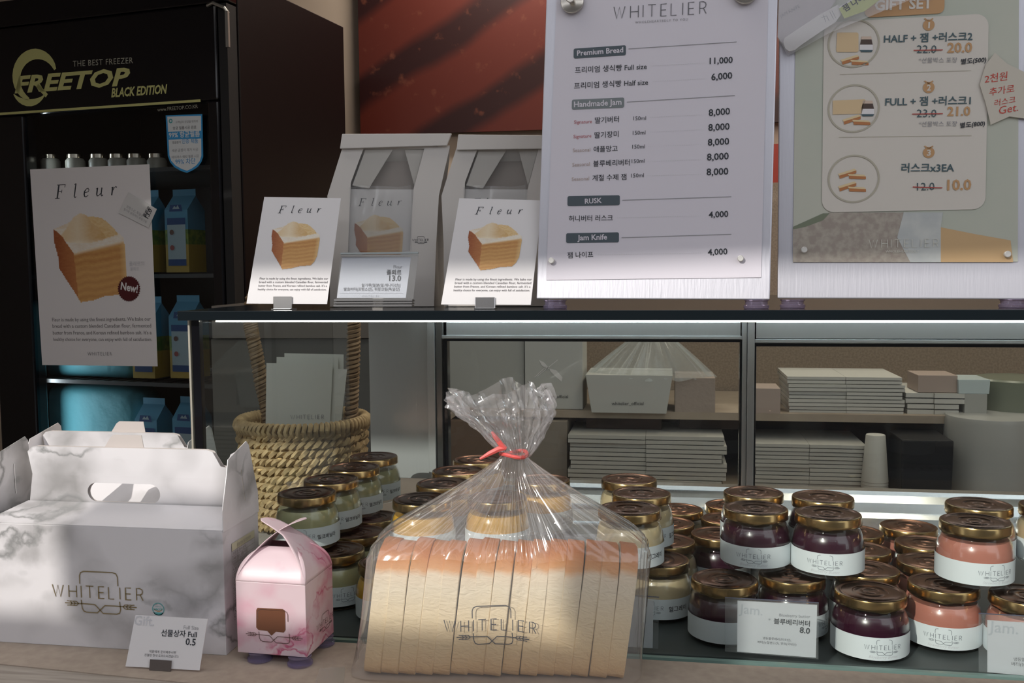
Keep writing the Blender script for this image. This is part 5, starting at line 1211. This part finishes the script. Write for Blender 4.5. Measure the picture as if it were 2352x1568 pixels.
tag(obj('plastic_bag', MB().grid(cone, 140, 14, closed=True), clear('rear_bag', (.93, .94, .94), rough=.15, white=.22, wcol=(.9, .95, .95), gain=1.5), smooth=True), 'clear gathered plastic bag over the tray box on the rear shelf', 'bag')
shelf_thing('kraft_stack', 'short stack of beige wrapped packs under the gathered bag on the shelf', 'box', 1550, 868, 1643, ys(1600, Yg-.02), .14, Yg-.02, mat('beige_pack', (.36, .29, .25), .7, bump=(90, .4, .003)))
shelf_thing('small_carton', 'pinkish small carton right of the door mullion on the rear shelf', 'box', 1733, 892, 1793, ys(1760, Yg-.02), .1, Yg-.02, mat('pink_beige', (.42, .33, .29), .6))
def stack(n, x0, y0, x1, y1, Y, m, label, grp, nm='folded_box', D=.2, seam=None):
    rr = random.Random(int(x0)); F_ = Frame(V((0, Y, 0))); a = F_.at(*F_.uv(x0, y1)); b = F_.at(*F_.uv(x1, y0)); h = (b.z-a.z)/n
    names = ['lowest', 'second lowest', 'third from the bottom', 'fourth from the bottom', 'fifth from the bottom', 'sixth from the bottom', 'seventh from the bottom', 'eighth from the bottom', 'ninth from the bottom']
    for i in range(n):
        lab = label + (', topmost' if i == n-1 else ', '+names[i]); j0, j1 = rr.uniform(-.006, .006), rr.uniform(-.008, .008)
        z = a.z+h*(i+.46)
        root = thing(nm, lab, 'box', ((a.x+b.x)/2, Y+D/2, a.z+h*i), grp)
        mb = MB(); xm = a.x+(b.x-a.x)*(seam or .5)+j0*.3
        for k_ in (-.25, .25):
            zz = z+h*k_; mb.box(((a.x+j0+xm)/2, Y+D/2+abs(j1), zz), (xm-.0006-a.x-j0, D, h*.40)); mb.box(((b.x+j1+xm)/2, Y+D/2+abs(j0), zz), (b.x+j1-xm-.0006, D, h*.40))
        obj('folded_card', mb, m, root)
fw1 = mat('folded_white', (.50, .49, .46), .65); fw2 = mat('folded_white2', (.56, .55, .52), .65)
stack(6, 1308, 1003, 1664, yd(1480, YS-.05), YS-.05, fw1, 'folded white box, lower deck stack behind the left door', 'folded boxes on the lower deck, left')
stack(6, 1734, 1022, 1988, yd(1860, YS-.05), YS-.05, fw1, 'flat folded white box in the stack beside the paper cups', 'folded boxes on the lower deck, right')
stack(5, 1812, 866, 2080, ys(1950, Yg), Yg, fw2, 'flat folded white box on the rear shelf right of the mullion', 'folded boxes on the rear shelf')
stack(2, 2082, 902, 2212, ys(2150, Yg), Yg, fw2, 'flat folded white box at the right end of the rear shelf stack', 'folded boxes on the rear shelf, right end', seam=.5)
shelf_thing('beige_tub', 'beige carton on top of the folded boxes on the rear shelf', 'box', 2108, 862, 2200, 901, .1, Yg+.01, mat('pink_beige', (.4, .3, .3), .6))
shelf_thing('white_tray', 'white and blue shallow tray on top of the rear shelf stack', 'tray', 2200, 872, 2275, 904, .1, Yg, mat('tray_white', (.52, .60, .62), .4), taper_=.95)
shelf_thing('clear_tub', 'pale tall tub at the right of the rear shelf', 'container', 2215, 905, 2268, ys(2240), .08, Yg, mat('tub_grey', (.40, .40, .38), .4))
tg_ = mat('tape_green', (.20, .22, .17), .3)
F_ = Frame(V((0, Yg, 0))); a = F_.at(*F_.uv(2275, 965)); b = F_.at(*F_.uv(2420, 878)); tag(obj('round_tin', MB().lathe([(.085, 0), (.09, .004), (.09, b.z-zs0-.004), (.086, b.z-zs0)], 40, ((a.x+b.x)/2+.02, Yg+.1, zs0)), tg_, smooth=True), 'grey green round tin at the far right of the rear shelf', 'tin')
ztop = ony(1450, 1003, YS-.05).z+.004
shelf_thing('dark_tray', 'dark brown tray box on the lower deck above the folded boxes', 'tray', 1345, 955, 1520, ypx_for(1430, YS+.04, ztop), .15, YS+.04, mat('dark_brown', (.055, .03, .025), .5), bevel=.002)
shelf_thing('dark_tray', 'second dark brown tray behind the mullion on the lower deck', 'tray', 1560, 958, 1700, ypx_for(1630, YS+.06, ztop), .12, YS+.06, mat('dark_brown', (.055, .03, .025), .5), bevel=.002)
shelf_thing('brown_carton', 'brown kraft carton at the left end of the lower deck', 'box', 1032, 968, 1160, yd(1100, YS-.02), .2, YS-.02, mat('kraft_carton', (.16, .10, .065), .7))
shelf_thing('beige_carton', 'beige carton beside the brown one on the lower deck', 'box', 1162, 968, 1302, yd(1230, YS-.02), .2, YS-.02, mat('beige_carton', (.27, .235, .20), .7))
# cups
F_ = Frame(V((0, YS-.10, 0))); a = F_.at(*F_.uv(1986, yd(2010, YS-.10))); b = F_.at(*F_.uv(2052, 1005)); hgt = b.z-a.z; rC = (b.x-a.x)/2
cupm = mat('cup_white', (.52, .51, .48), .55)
for i in range(5):
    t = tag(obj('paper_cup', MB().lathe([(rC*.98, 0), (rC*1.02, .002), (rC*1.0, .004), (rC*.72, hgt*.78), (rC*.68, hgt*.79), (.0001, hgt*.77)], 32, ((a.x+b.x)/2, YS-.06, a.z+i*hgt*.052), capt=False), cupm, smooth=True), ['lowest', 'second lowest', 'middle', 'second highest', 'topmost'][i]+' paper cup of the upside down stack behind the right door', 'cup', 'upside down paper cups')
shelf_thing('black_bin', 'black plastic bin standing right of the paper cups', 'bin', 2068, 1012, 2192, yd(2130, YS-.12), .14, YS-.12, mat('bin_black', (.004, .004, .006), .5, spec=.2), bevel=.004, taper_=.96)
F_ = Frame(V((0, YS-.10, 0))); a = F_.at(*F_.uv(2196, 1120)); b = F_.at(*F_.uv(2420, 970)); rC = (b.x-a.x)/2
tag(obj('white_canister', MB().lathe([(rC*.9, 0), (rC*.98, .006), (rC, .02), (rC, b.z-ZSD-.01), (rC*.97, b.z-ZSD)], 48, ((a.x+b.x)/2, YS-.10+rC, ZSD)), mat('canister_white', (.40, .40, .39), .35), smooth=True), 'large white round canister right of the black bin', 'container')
flush_prints()
